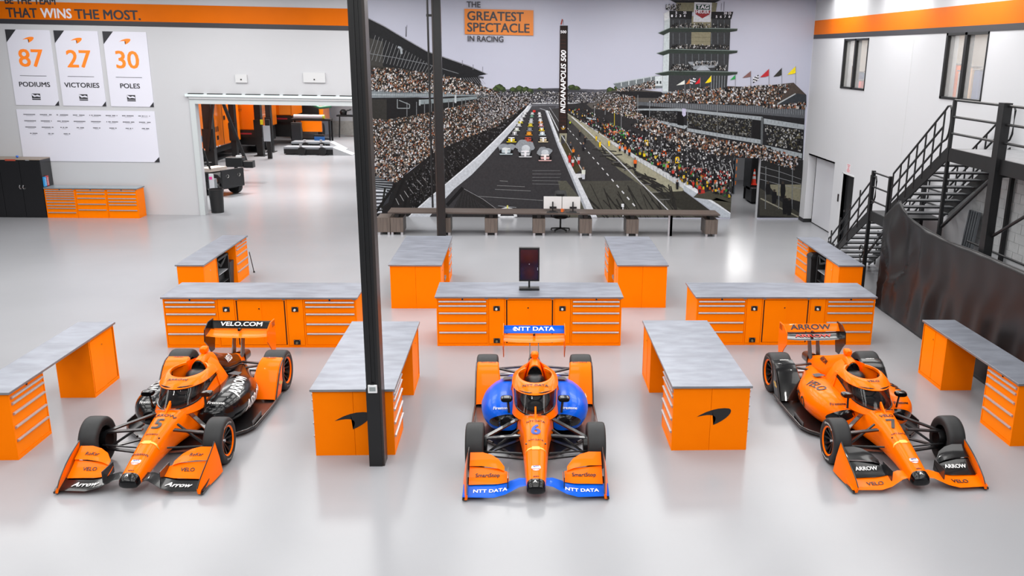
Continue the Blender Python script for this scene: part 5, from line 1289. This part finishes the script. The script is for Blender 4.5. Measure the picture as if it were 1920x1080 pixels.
# --- lettering on the mural
box_ = obj('title_panel', B().box((onY(871, 17).x, WY-.056, onY(871, 64).z), (onY(1000, 17).x, WY-.004, onY(871, 16.5).z)), mat('title_orange', '#c9700f', .45), mural)
def mtext(s, x0, x1, yc, hpx, m_, ydep=.060, bold=.03, par=mural, vertical=False):
    a, b = onY(x0, yc, WY-ydep), onY(x1, yc, WY-ydep); h_ = hpx*.0177
    me = text_mesh(s, h_, bold=bold); xs = [v.co.x for v in me.vertices]; wd = max(xs)-min(xs)
    me.transform(Matrix.Translation((-(max(xs)+min(xs))/2, 0, 0))); me.transform(Matrix.Diagonal(((b.x-a.x)/wd, 1, 1, 1)))
    return obj('lettering', xf(me, ((a.x+b.x)/2, WY-ydep, (a.z+b.z)/2), (1, 0, 0), (0, 0, 1)), m_, par)
M_tk = mat('title_black', '#26242b', .5)
mtext('THE', 875, 901, 9, 10.5, M_tk); mtext('GREATEST', 876, 982, 31.5, 16.5, M_tk, par=box_); mtext('SPECTACLE', 876, 993, 53, 16.5, M_tk, par=box_); mtext('IN RACING', 877, 944, 73.5, 10.5, M_tk)
a, b = onY(1057, 94, WY-.06), onY(1056, 212, WY-.06)
me = text_mesh('INDIANAPOLIS 500', .17, bold=.03, shear=.15); xs = [v.co.x for v in me.vertices]; me.transform(Matrix.Translation((-(max(xs)+min(xs))/2, 0, 0))); me.transform(Matrix.Diagonal(((a.z-b.z)/(max(xs)-min(xs)), 1, 1, 1)))
obj('lettering', xf(me, ((a.x+b.x)/2, WY-.06, (a.z+b.z)/2), (0, 0, 1), (-1, 0, 0)), mat('pylon_white', '#e9e7ec', .5), mural)
mtext('500', 1051, 1062, 60, 5, mat('pylon_white', '#e9e7ec', .5))
mtext('TAG', 1307, 1329, 13.4, 7, M_print_white, bold=.04); mtext('HEUER', 1305, 1330, 22.5, 6, M_print_white, bold=.02)
for s, x, y in (('1', 1260, 30), ('2', 1267.5, 30), ('3', 1275.5, 30), ('4', 1283.5, 30), ('5', 1268, 24), ('25', 1284, 24), ('5', 1343.5, 31.5), ('6', 1351.5, 31.5), ('7', 1359.5, 31.5), ('8', 1367.5, 31.5), ('20', 1360, 25), ('25', 1368, 25)):
    mtext(s, x-(1.6 if len(s) == 1 else 3), x+(1.6 if len(s) == 1 else 3), y, 4.4, M_print_white, bold=.02)
# ------------------------------------------------------------------ steel stairs, platform and curtain on the right
SX0, SX1 = 8.55, 9.86
LZ, UZ = 2.03, 3.90
st = thing('steel_staircase', 'black steel staircase with a landing climbing the right wall', 'staircase', (SX0, 25.5, 0))
def S(name, b, m_=M_blackmetal, par=None, smooth=0):
    o = obj(name, b, m_, par or st, smooth); 
    if par is None or par is st: o.location = (-SX0, -25.5, 0)
    return o
def flight(y0, z0, y1, z1, n):
    for X in (SX0, SX1-.03):
        dy, dz = y1-y0, z1-z0
        S('stringer', B().loft([[(X, y0, z0-.02), (X+.03, y0, z0-.02), (X+.03, y0-.0, z0+.27 if z0 > 1 else z0+.2), (X, y0, z0+.27 if z0 > 1 else z0+.2)], [(X, y1, z1-.24), (X+.03, y1, z1-.24), (X+.03, y1, z1+.04), (X, y1, z1+.04)]]))
    for i in range(1, n):
        t_ = i/n; y = y0+(y1-y0)*t_; z = z0+(z1-z0)*t_
        S('tread', B().box((SX0+.03, y-.13, z-.035), (SX1-.03, y+.13, z)), mat('tread_grating', '#4a4c4f', .5, metal=.3, var=.3, scale=40))
def rail(X, y0, z0, y1, z1, n, lo=True, hs=(.95, .63, .31)):
    for h_ in hs: S('handrail', B().tube([(X, y0, z0+h_), (X, y1, z1+h_)], .022, 8), smooth=60)
    for i in range(n+1):
        t_ = i/n; y = y0+(y1-y0)*t_; z = z0+(z1-z0)*t_
        S('baluster', B().tube([(X, y, z+.0), (X, y, z+.95)], .02, 8), smooth=60)
flight(25.55, 0, 22.5, LZ, 11); flight(21.38, LZ, 18.645, UZ, 10)
for X in (SX0, SX1):
    rail(X, 25.15, .10, 22.62, LZ-.10, 4, hs=(.78, .50, .22)); rail(X, 21.25, LZ+.10, 18.95, UZ-.22, 6)
    # curved returns at the ends of the handrails
    S('rail_loop', B().tube([(X, 25.15, .88), (X, 25.32, .80), (X, 25.36, .66), (X, 25.30, .52)], .022, 8), smooth=60)
    S('rail_loop', B().tube([(X, 22.62, 2.71), (X, 22.42, 2.86), (X, 22.30, 2.88), (X, 22.24, 2.78), (X, 22.24, 2.40), (X, 22.32, 2.25), (X, 22.62, 2.15)], .022, 8), smooth=60)
    S('rail_loop', B().tube([(X, 18.95, 4.63), (X, 18.84, 4.72), (X, 18.73, 4.73), (X, 18.67, 4.66), (X, 18.67, 4.20), (X, 18.74, 4.08), (X, 18.95, 3.99)], .022, 8), smooth=60)
    for yy, zt in ((22.48, 3.0), (21.38, 3.0)): S('post', B().box((X-.04, yy-.04, 0), (X+.04, yy+.04, zt)))
    for z in (2.96, 2.62, 2.28): S('landing_rail', B().tube([(X, 22.48, z), (X, 21.38, z)], .022, 8), smooth=60)
S('landing', B().box((SX0, 21.38, LZ-.05), (SX1, 22.5, LZ)))
S('landing_fascia', B().box((SX0-.01, 21.38, LZ-.24), (SX0+.02, 22.5, LZ)).box((SX0, 22.48, LZ-.24), (SX1, 22.5, LZ)))
S('toe_board', B().box((SX0-.01, 24.85, .52), (SX0+.02, 25.30, .72)))
S('brace', B().bar((SX0+.02, 22.45, .95), (SX0+.02, 21.42, 1.75), .04, .04))

pf = thing('steel_platform', 'black steel platform with railings at the head of the stairs', 'platform', (SX0, 18.6, 0))
def Q(name, b, m_=M_blackmetal, smooth=0):
    o = obj(name, b, m_, pf, smooth); o.location = (-SX0, -18.6, 0); return o
Q('deck', B().box((SX0+.03, 8, UZ-.06), (WX-.03, 18.6, UZ)), mat('deck_plate', '#8e8f92', .45, metal=.3, var=.1, scale=8))
Q('fascia', B().box((SX0-.02, 8, UZ-.24), (SX0+.03, 18.62, UZ+.02)).box((SX0+.03, 18.57, UZ-.24), (WX-.03, 18.6, UZ)))
Q('post', B().box((SX0-.03, 18.53, 0), (SX0+.03, 18.60, 4.86)))
Q('post', B().box((SX0-.10, 16.42, 0), (SX0+.06, 16.62, 4.90)))
Q('post', B().box((SX0-.10, 12.3, 0), (SX0+.06, 12.5, 4.90)))
for z in (4.85, 4.53, 4.21): Q('rail', B().tube([(SX0, 18.56, z), (SX0, 8, z)], .024, 8), smooth=60)
for yy in (14.5, 10.5): Q('rail_post', B().tube([(SX0, yy, UZ), (SX0, yy, 4.85)], .024, 8), smooth=60)
Q('diagonal_brace', B().tube([(SX0+.02, 18.5, 2.35), (SX0+.02, 16.55, 3.66)], .035, 8), smooth=60)
Q('diagonal_brace', B().tube([(SX0+.02, 16.4, 2.55), (SX0+.02, 14.3, 3.66)], .03, 8), smooth=60)
Q('tie_bar', B().tube([(SX0+.6, 18.5, 2.05), (SX0+.6, 12, 2.05)], .022, 8), smooth=60)
Q('inner_post', B().box((WX-.14, 18.45, 0), (WX-.06, 18.53, UZ-.06)))
Q('beam', B().box((SX0+.03, 16.45, UZ-.30), (WX-.03, 16.57, UZ-.06)))

# curtain hung on the stair side
def curtain():
    rnd = random.Random(4)
    top = [(21.10, 2.06), (20.95, 2.20), (20.35, 2.58), (20.2, 2.60), (20.0, 2.47), (19.7, 2.34), (18.96, 2.26), (18.5, 2.24), (17.6, 2.2), (16.5, 2.24), (14, 2.25), (9, 2.25)]
    rows = []; NY, NZ = 150, 30
    def zt(y):
        for (a, za), (b, zb) in zip(top[:-1], top[1:]):
            if y <= a and y >= b: return za+(zb-za)*(a-y)/(a-b)
        return top[-1][1]
    ph = [(rnd.uniform(1, 6), rnd.uniform(0, 6), rnd.uniform(-2.5, 2.5)) for _ in range(9)]
    vs, fs = [], []
    for j in range(NZ+1):
        for i in range(NY+1):
            y = 21.06-(21.06-9)*(i/NY)**1.25; z = zt(y)*j/NZ
            w_ = math.sin(PI*j/NZ)**.6
            near = max(0, 1-(21.06-y)/4.2)
            d = 0
            for f_, p_, k_ in ph: d += .017*math.sin(f_*(y*1.6+k_*z*.5)+p_)*(.25+near)
            # a few diagonal pulls
            for yy, zz, sl, am in ((20.5, 1.3, .9, .05), (20.1, .8, -.5, .045), (19.7, 1.0, -1.6, .05), (19.2, .7, -1.4, .035), (20.75, .5, .1, .03)):
                dd = (z-zz) - sl*(y-yy); d += am*math.exp(-(dd/.05)**2)*math.exp(-((y-yy)/.45)**2)
            vs.append((8.36-1.9*d*w_, y, z))
    for j in range(NZ):
        for i in range(NY):
            a = j*(NY+1)+i; fs.append((a, a+1, a+NY+2, a+NY+1))
    b = B().add(vs, fs)
    t = thing('black_curtain', 'glossy black plastic curtain hung below the platform', 'curtain', (8.5, 18, 0))
    o = obj('sheet', b, mat('black_vinyl', '#18181a', .40, spec=.5), t, smooth=180); o.location = (-8.5, -18, 0)
    md = o.modifiers.new('thickness', 'SOLIDIFY'); md.thickness = .006
    h = obj('hem', B().tube([(8.36, y, z+.005) for y, z in top[2:]], .012, 6), M_black, t); h.location = (-8.5, -18, 0)
curtain()
# block wall seen under the platform
blk = B().box((-.012, -.193, 0), (0, .193, .185)).mesh('block'); blk.materials.append(mat('painted_block', '#b5b6b8', .6, var=.05, scale=8, bump=.1))
bw_ = tag(obj('wall_block', B().box((WX-.012, 11.2, 1.7), (WX-.0, 20.2, 3.66)), mat('mortar_grey', '#aeb0b2', .8)), kind='structure')
for r in range(10):
    for k_ in range(22):
        y = 20.0-k_*.4-(.2 if r % 2 else 0)
        if y-.2 < 11.2: continue
        obj('block', blk, None, bw_, loc=(WX-.012, y, 1.70+r*.195))
lad = thing('folded_ramp', 'grey ribbed folding ramp leaning on the block wall under the platform', 'ramp', (9.72, 18.0, 0), 0)
pl, pr = hit(0, 9.72, 1803, 455), hit(0, 9.72, 1824, 455); tl, t_r = hit(0, 9.72, 1808, 393), hit(0, 9.72, 1826, 393)
y0 = (pl.y+pr.y)/2-18; y1 = (tl.y+t_r.y)/2-18; hw = abs(tl.y-t_r.y)/2; zt_ = tl.z
obj('panel', B().loft([[(-.06, y0-hw, 1.2), (.0, y0-hw, 1.2), (.0, y0+hw, 1.2), (-.06, y0+hw, 1.2)], [(.12, y1-hw, zt_), (.18, y1-hw, zt_), (.18, y1+hw, zt_), (.12, y1+hw, zt_)]]), mat('ramp_grey', '#6f7378', .5, metal=.3), lad)
for i in range(4):
    yy = -hw*.75+hw*.5*i; obj('rib', B().bar((-.075, y0+yy, 1.2), (.105, y1+yy, zt_), .03, .025), mat('ramp_dark', '#4b4f54', .5, metal=.3), lad)
obj('leg', B().box((-.06, y0-hw, 0), (0, y0+hw, 1.2)), mat('ramp_grey', '#6f7378', .5, metal=.3), lad)
office_chair('black office chair parked under the stairs behind the curtain edge', 9.15, 21.93, -1.2)
hose = tag(obj('air_hose', B().tube([(8.48, 22.6+.12*math.cos(a), 1.0+.14*math.sin(a)) for a in [i*.45 for i in range(13)]] + [(8.48, 22.5, .6), (8.46, 22.4, .02)], .018, 8), M_black, smooth=60), 'coiled black hose hung on the stair post', 'hose')
obj('hose_band', B().lathe([(.02, -.02), (.026, -.02), (.026, .02), (.02, .02)], (8.47, 22.45, .35), 'z', 10), mat('hose_yellow', '#9c8c2a', .5), hose)
# ------------------------------------------------------------------ service bay beyond the roller door
M_truck = mat('trailer_orange', (.95, .20, .0), .3, coat=.5, var=.02, scale=1)
struct('wall_bay_far', B().box((-34, 66, 0), (-3, 66.3, 9)), mat('bay_wall', '#c3c7cc', .5))
struct('wall_bay_right', B().box((-3.6, WY+.3, 0), (-3.3, 66, 9)), M_wallwhite)
struct('ceiling_bay', B().box((-34, WY+.3, 8.2), (-3.3, 66.3, 8.4)), M_wallwhite)
bwall = struct('baseboard_bay', B().box((-34, 65.9, 0), (-3.6, 66, .9)), mat('bay_base_brick', '#a7a6a2', .7, var=.1, scale=6))
d3 = struct('door_3', B().box((onY(592, 200, 65.9).x, 65.88, 0), (onY(618, 200, 65.9).x, 65.95, 4.4)), mat('bay_door_blue', '#bcc9d8', .4))
obj('door_handle', B().box((onY(602, 208, 65.9).x-.12, 65.8, 2.9), (onY(602, 208, 65.9).x+.12, 65.88, 3.4)), M_black, d3)
def trailer(label, x0, x1, y0, y1, z0, stripe=None, badge=None, side=True):
    t = thing('race_trailer', label, 'trailer', ((x0+x1)/2, y0, 0))
    h = (x1-x0)/2; L_ = y1-y0
    obj('box_body', B().box((-h, 0, z0), (h, L_, 4.3)), M_truck, t, bevel=.05)
    obj('chassis', B().box((-h+.1, .15, .45), (h-.1, L_-.1, z0)), M_black, t)
    for sx in (-1, 1):
        for yy in (.9, 2.1):
            w_ = obj('wheel', B().lathe([(0, -.13), (.48, -.13), (.5, -.08), (.5, .08), (.48, .13), (0, .13)], (sx*(h-.2), yy+.2, .5), 'x', 20), M_rubber, t, smooth=40)
            obj('hub', B().lathe([(0, .15), (.2, .14), (.25, .13)], (sx*(h-.2), yy+.2, .5), 'x', 14), M_alu, w_)
    obj('corner_post', B().box((h-.10, -.02, z0), (h, .03, 4.3)), mat('trailer_trim', '#e27a10', .3), t)
    obj('bumper', B().box((-h, -.05, z0-.35), (h, .05, z0)), M_black, t)
    obj('tail_light', B().box((h-.9, -.06, z0-.22), (h-.3, -.05, z0-.14)), mat('tail_red', '#a3283a', .3), t)
    return t, h, L_
A_, h, L_ = trailer('long orange trailer seen from its side at the left of the roller door', -17.6, -15.1, 44.0, 53.0, .75)
for k_ in range(10): obj('marker_tape', B().box((h+.001, .6+k_*.5, .76), (h+.006, .85+k_*.5, .82)), M_print_white, A_)
for k_, (yy, z) in enumerate(((2.2, 1.5), (3.2, 1.6), (4.0, 3.0), (4.9, 1.1), (6.2, 2.0))): obj('side_latch', B().box((h, yy, z), (h+.02, yy+.25, z+.2)), M_black, A_)
for yy in (2.5, 3.9): obj('side_lamp', B().lathe([(0, .02), (.16, .02), (.2, 0)], (h, yy, 1.35), 'x', 14), mat('lamp_blue', '#5d87a8', .2), A_)
obj('side_seam', B().box((h, 6.0, .8), (h+.012, 6.04, 4.2)), M_black, A_)
for yy in (4.6, 4.85, 5.1, 6.9, 7.1): obj('side_mark', B().box((h, yy, 1.5), (h+.008, yy+.14, 1.75)), M_black, A_)
B_, h, L_ = trailer('orange trailer rear with a small white shield, in the middle of the bay', -17.2, -14.25, 53.2, 57.6, 1.25)
obj('shield_badge', flat([(-.5, .3), (.5, .3), (.45, .0), (.1, -.25), (-.5, -.3)], (.35, -.06, 3.85), (1, 0, 0), (0, 0, 1)), M_print_white, B_)
obj('bow_tie_badge', flat([(-.45, -.08), (-.1, -.08), (-.1, -.14), (.1, -.14), (.1, -.08), (.45, -.08), (.5, .08), (.1, .08), (.1, .14), (-.1, .14), (-.1, .08), (-.4, .08)], (.35, -.06, 2.65), (1, 0, 0), (0, 0, 1)), P_gold, B_)
wall_text('CHEVROLET', (.3, -.065, 2.3), .12, M_print_black, B_)
C_, h, L_ = trailer('orange trailer with a blue top corner, farthest back in the bay', -16.6, -13.55, 58.5, 61.2, 1.7)
obj('blue_corner', B().box((h-.75, -.03, 2.9), (h-.1, -.0, 4.3)), mat('trailer_blue', '#2f7fd0', .35), C_)
obj('pale_panel', B().box((h-.75, -.03, 1.75), (h-.1, 0, 2.9)), mat('trailer_light_orange', '#ff9a2e', .35), C_)
# lift masts
def mast(label, px, py, w_, brace=None):
    f = hit(2, 0, px, py)
    t = thing('truck_lift', label, 'lift', (f.x, f.y, 0))
    obj('column', B().box((-w_/2, -.2, .03), (w_/2, .2, 5.2)), M_black, t)
    obj('base_plate', B().box((-w_*.9, -.4, 0), (w_*.9, .4, .03)), M_blackmetal, t)
    obj('carriage', B().box((-w_*.65, -.28, 1.0), (w_*.65, -.2, 1.9)), M_blackmetal, t)
    if brace:
        for a, b in brace: obj('brace', B().bar(a, b, .14, .12), M_black, t)
    return t
mast('black lift column at the left jamb of the roller door, with slanted braces', 399, 318, .40, [((-.05, -.25, 0.9), (.55, -.3, 4.0)), ((.55, -.3, 4.0), (1.7, -.3, .3))])
mast('black lift column between the two parts of the long trailer', 443, 300, .26)
mast('black lift column in front of the middle trailer', 490, 292, .32)
mast('black lift column at the right rear of the bay', 509, 285, .26)
# low wheel ramps
def low_ramp(label, x0, x1, y, z):
    t = thing('car_ramp', label, 'ramp', ((x0+x1)/2, y, 0)); h = (x1-x0)/2
    obj('deck', B().box((-h, -.5, z), (h*.55, .5, z+.1)), mat('ramp_deck', '#7b8086', .5), t)
    obj('frame', B().box((-h, -.45, .05), (h*.55, .45, z)), M_black, t)
    obj('approach', B().prism([(h*.55, 0), (h*1.15, 0), (h*1.15, .03), (h*.55, z+.1)], 1.0, 'xz', -.5), mat('ramp_white', '#a9acb0', .45), t)
    for sx in (-.45, .2):
        obj('leg', B().box((h*sx-.06, -.6, 0), (h*sx+.06, -.5, .6)), M_alu, t)
        obj('caster', B().lathe([(0, -.06), (.22, -.06), (.22, .06), (0, .06)], (h*sx+.05, -.6, .225), 'y', 14), M_black, t)
low_ramp('low black and white car ramp in front, on the bay floor', -12.8, -9.4, 53.2, .32)
low_ramp('low black car ramp behind the first one on the bay floor', -13.0, -10.2, 55.9, .35)
ct = thing('control_post', 'black control post with a yellow button beside the ramps', 'control post', (-13.05, 50.8, 0))
obj('post', B().box((-.1, -.1, 0), (.1, .1, 2.0)), M_black, ct); obj('panel_box', B().box((-.22, -.16, .9), (.12, -.1, 1.7)), mat('post_grey', '#a9b3bb', .4), ct); obj('button', B().box((-.34, -.16, 1.75), (-.2, -.1, 2.0)), mat('button_yellow', '#d9cf1f', .4), ct)
# tables
tb = thing('work_table', 'black steel work table in the bay with a pale tube on it', 'table', (-12.4, 58.4, 0))
obj('top', B().box((-1.15, -.4, 1.45), (1.15, .4, 1.55)), M_blackmetal, tb)
for sx in (-1.08, 1.08):
    for sy in (-.35, .35): obj('leg', B().box((sx-.05, sy-.05, 0), (sx+.05, sy+.05, 1.45)), M_black, tb)
obj('stretcher', B().box((-1.1, -.38, .35), (1.1, -.33, .43)), M_black, tb)
tu = tag(obj('pale_tube', B().tube([(-13.4, 58.2, 1.68), (-11.7, 58.2, 1.68)], .12, 10), M_print_white, smooth=60), 'pale tube lying on the work table in the bay', 'tube')
obj('end_cap', B().tube([(-11.72, 58.2, 1.68), (-11.6, 58.2, 1.68)], .13, 10), mat('cap_yellow', '#c9d23a', .4), tu)
for i, (x, c_, n_) in enumerate(((-12.55, '#25272b', 'dark'), (-11.85, '#2b5fa0', 'blue'))):
    g = thing('equipment_case', n_ + ' equipment case on the floor under the work table', 'case', (x-.6 if i == 0 else x, 57.6, 0))
    obj('shell', B().box((-.28, -.2, 0), (.28, .2, 1.3 if i == 0 else .6)), mat('case_'+n_, c_, .4), g, bevel=.03); obj('lid', B().box((-.29, -.21, 1.3 if i == 0 else .6), (.29, .21, 1.36 if i == 0 else .68)), M_black, g)
t2 = thing('side_table', 'dark folding table by the far wall of the bay', 'table', (-10.9, 63.8, 0))
obj('top', B().box((-1.0, -.35, 1.35), (1.0, .35, 1.45)), M_black, t2)
for sx in (-.85, .85): obj('leg', B().bar((sx, 0, 1.35), (sx*1.1, 0, 0), .07, .07), M_blackmetal, t2)
kt = tag(obj('kettle_pump', B().lathe([(0, 0), (.2, 0), (.24, .2), (.12, .34), (0, .36)], (-11.5, 63.8, 1.452), 'z', 14), M_blackmetal, smooth=50), 'dark pump standing on the folding table in the bay', 'pump')
obj('spout', B().tube([(-11.35, 63.8, 1.7), (-11.0, 63.8, 1.8)], .05, 8), M_black, kt)
mc = thing('service_truck', 'white and orange service truck front with a green hose at the back of the bay', 'truck', (-14.2, 61.2, 0))
mc.location = (hit(1, 62.0, 577, 240).x, 62.0, 0)
obj('cab', B().box((-.85, 0, 2.9), (.75, 2.2, 4.6)), M_white, mc, bevel=.08)
obj('hood', B().prism([(-.85, 1.2), (1.0, 1.2), (1.0, 3.6), (.75, 3.2), (.1, 2.9), (-.85, 2.9)], 2.0, 'xz', .1), M_truck, mc)
obj('engine_bay', B().box((-.75, .02, 1.5), (.75, .1, 2.7)), M_black, mc)
obj('bumper', B().box((-.8, -.15, .5), (.9, .1, 1.15)), M_truck, mc)
for sx in (-.7, .7): obj('wheel', B().lathe([(0, -.13), (.5, -.13), (.5, .13), (0, .13)], (sx, .7, .5), 'x', 16), M_rubber, mc)
obj('green_hose', B().tube([(-.4, -.1, 3.4), (-.1, -.25, 2.7), (.4, -.3, 2.2), (.9, -.3, 2.0), (1.6, -.3, 2.1)], .1, 8), mat('hose_green', '#2c6a4d', .4), mc, smooth=60)
# tow tractor just inside the door
tt = thing('tow_tractor', 'small black tow tractor just inside the roller door', 'tractor', (-12.15, 38.2, 0), -.45); tt.scale = (1.08, 1.05, .92)
obj('chassis', B().box((-1.0, -.55, .28), (.85, .55, .55)), M_black, tt, bevel=.03)
obj('hood', B().prism([(-.15, .55), (.95, .55), (.95, .75), (.75, .92), (-.15, .98)], 1.0, 'xz', -.5), M_blackmetal, tt, bevel=.03)
obj('seat_base', B().box((-.95, -.45, .55), (-.25, .45, .8)), M_black, tt)
obj('seat', B().box((-.85, -.4, .8), (-.45, .4, .92)).box((-.95, -.4, .9), (-.82, .4, 1.35)), M_black, tt, bevel=.04)
obj('dash_panel', B().box((-.15, -.46, .98), (.35, .46, 1.13)), mat('dash_pale', '#b9aca4', .5), tt)
obj('steering_column', B().bar((-.05, .2, .95), (-.3, .2, 1.25), .05, .05), M_black, tt)
obj('steering_wheel', B().lathe([(.14, -.015), (.17, 0), (.14, .015), (.12, 0), (.14, -.015)], (-.32, .2, 1.28), 'z', 18), M_black, tt)
obj('front_plate', B().box((.95, -.58, .35), (1.02, .58, 1.12)), M_black, tt, bevel=.02)
for y_ in (-.3, .3): obj('head_lamp', B().lathe([(0, -.02), (.06, -.02), (.07, 0)], (1.03, y_, .85), 'x', 12), mat('lamp_white', '#e5e5e0', .2), tt)
obj('marker_lamp', B().box((.55, -.56, .6), (.72, -.50, .72)), mat('lamp_orange', '#d9863a', .3), tt)
for sx in (-.7, .62):
    for sy in (-.5, .5):
        w_ = obj('wheel', B().lathe([(0, -.1), (.27, -.1), (.29, -.06), (.29, .06), (.27, .1), (0, .1)], (sx, sy, .29), 'y', 22), M_rubber, tt, smooth=40)
        obj('hub', B().lathe([(0, -.115 if sy < 0 else .115), (.12, -.11 if sy < 0 else .11), (.14, -.1 if sy < 0 else .1)], (sx, sy, .29), 'y', 14), M_alu, w_)
obj('canopy_post', B().bar((.35, -.4, 1.1), (.1, -.4, 1.95), .05, .05), M_black, tt)
mb = thing('control_box', 'black control box on a stand beside the tow tractor', 'control box', (-11.95, 40.9, -.0)); mb.scale = (1., 1., .62)
obj('stand', B().box((-.06, -.06, 0), (.06, .06, 1.2)), M_black, mb); obj('box', B().box((-.35, -.25, 1.2), (.35, .25, 1.85)), M_blackmetal, mb, bevel=.03); obj('box', B().box((.35, -.2, 1.15), (.75, .2, 1.6)), M_black, mb, bevel=.02); obj('cap', B().box((.05, -.1, 1.85), (.25, .1, 1.95)), M_white, mb)
# bins by the jamb
bn = thing('waste_bin', 'tall round black bin at the left jamb of the roller door', 'bin', (-10.60, 33.68, 0))
obj('drum', B().lathe([(0, 0), (.21, 0), (.245, .80), (.225, .80), (.2, .05), (0, .05)], (0, 0, 0), 'z', 28), M_black, bn, smooth=40)
obj('rim', B().lathe([(.245, .78), (.262, .79), (.262, .82), (.23, .82), (.23, .78)], (0, 0, 0), 'z', 28), M_blackmetal, bn, smooth=40)
ps = thing('supply_stand', 'narrow grey supply stand tucked behind the round bin', 'stand', (-10.84, 34.2, 0))
obj('frame', B().box((-.1, -.15, 0), (.1, .15, 1.1)), mat('stand_grey', '#6d7378', .5), ps); obj('bag', B().box((-.07, -.2, .75), (.1, -.15, 1.3)), mat('bag_pale', '#c9ccd2', .5), ps, bevel=.02); obj('label_pink', B().box((-.05, -.21, 1.1), (.05, -.2, 1.2)), mat('pink', '#d9418f', .5), ps); obj('label_green', B().box((-.06, -.17, .6), (.06, -.15, .7)), mat('lime', '#b9d92f', .5), ps)

# ------------------------------------------------------------------ passage through the mural wall
struct('wall_passage', B().box((PX0-2.5, 44, 0), (12, 44.2, 4)).box((11.0, WY+.3, 0), (11.2, 44, 4)), M_wallwhite)
struct('ceiling_passage', B().box((PX0-2.5, WY+.3, 2.9), (12, 44.2, 3.0)), M_wallwhite)
area('passage_light', (9.0, 38, 2.85), 1.2, 4, 90)
ca = thing('black_shelving', 'tall black shelving with blue cables inside the passage', 'shelving', (9.55, 37.2, 0))
obj('back_panel', B().box((-.42, .9, 0), (.7, .95, 2.6)), M_black, ca); obj('side_panel', B().box((-.45, -.2, .5), (-.40, .95, 2.6)), M_black, ca)
obj('chest', B().box((-.45, -.55, .06), (.55, .5, .62)), M_black, ca, bevel=.03)
obj('shelf', B().box((-.42, -.1, .62), (.6, .9, .68)), M_blackmetal, ca)
for k_ in range(4): obj('cable', B().tube([(-.2+.14*k_, .5, 2.5), (-.25+.2*k_, .4, 2.0), (.1+.03*k_, .35, 1.5), (.05, .3, .9)], .03, 6), mat('cable_blue', '#1e2a66', .4), ca, smooth=60)
for sx in (-.3, .4):
    obj('caster', B().lathe([(0, -.03), (.03, -.03), (.03, .03), (0, .03)], (sx, -.45, .03), 'x', 10), M_black, ca)
def cone(label, x, y, z):
    t = thing('traffic_cone', label, 'cone', (x, y, z))
    obj('base', B().box((-.13, -.13, 0), (.13, .13, .025)), mat('cone_orange', '#f0452a', .45), t)
    obj('body', B().lathe([(.10, .025), (.022, .62), (0, .62)], (0, 0, 0), 'z', 20), mat('cone_orange', '#f0452a', .45), t, smooth=40)
    for a, b in ((.24, .35), (.42, .52)):
        ra, rb = .10-.078*(a-.025)/.595+.003, .10-.078*(b-.025)/.595+.003
        obj('reflective_band', B().lathe([(ra, a), (rb, b)], (0, 0, 0), 'z', 20), mat('cone_white', '#dfe2e6', .4), t, smooth=40)
cone('taller orange traffic cone with white bands on the black shelving', 9.52, 36.88, .682)
cone('orange traffic cone behind the taller one on the black shelving', 9.30, 37.22, .682)
rk = thing('parts_rack', 'narrow parts rack with orange edges at the left of the passage', 'rack', (8.78, 39.3, 0))
obj('frame', B().box((-.30, 0, 0), (-.26, .5, 2.3)).box((.2, 0, 0), (.24, .5, 2.3)), mat('rack_grey', '#50555c', .5), rk)
for k_ in range(6):
    obj('shelf', B().box((-.26, 0, .3+k_*.36), (.2, .5, .33+k_*.36)), M_blackmetal, rk)
    obj('tray', B().box((-.2, .02, .33+k_*.36), (.15, .4, .53+k_*.36)), mat('tray_pale', '#9ba3ad', .5), rk)
    obj('edge_strip', B().box((.24, -.01, .4+k_*.3), (.28, .03, .55+k_*.3)), mat('strip_orange', '#e0742a', .5), rk)

# ------------------------------------------------------------------ repeats of one kind share a group
GROUPS = {'drawer_cabinet': 'orange drawer cabinets of the workbenches', 'door_cabinet': 'orange sliding-door cabinets of the workbenches', 'power_panel': 'outlet panels of the long benches', 'worktop': 'steel worktops', 'rear_cabinet': 'rear rows of the long benches',
          'desk_pedestal': 'pedestals under the desk row', 'desk': 'desks along the mural', 'monitor': 'monitors on the desk', 'poster': 'statistics posters', 'race_car': 'race cars on display', 'tool_chest': 'tool chests by the left wall', 'truck_lift': 'lift columns in the bay',
          'race_trailer': 'trailers in the bay', 'car_ramp': 'low ramps in the bay', 'traffic_cone': 'cones in the passage', 'office_chair': 'black office chairs', 'equipment_rack': 'racks under the rear benches', 'tool_trolley': 'hose reel stands', 'junction_box': 'boxes above the roller door', 'catalogue': 'catalogues by the black cabinet', 'waste_bin': 'black bins', 'equipment_case': 'cases under the bay table'}
for o in list(COL.objects):
    if o.parent is None and 'label' in o.keys() and 'group' not in o.keys():
        g = GROUPS.get(o.name.split('.')[0])
        if g: o['group'] = g
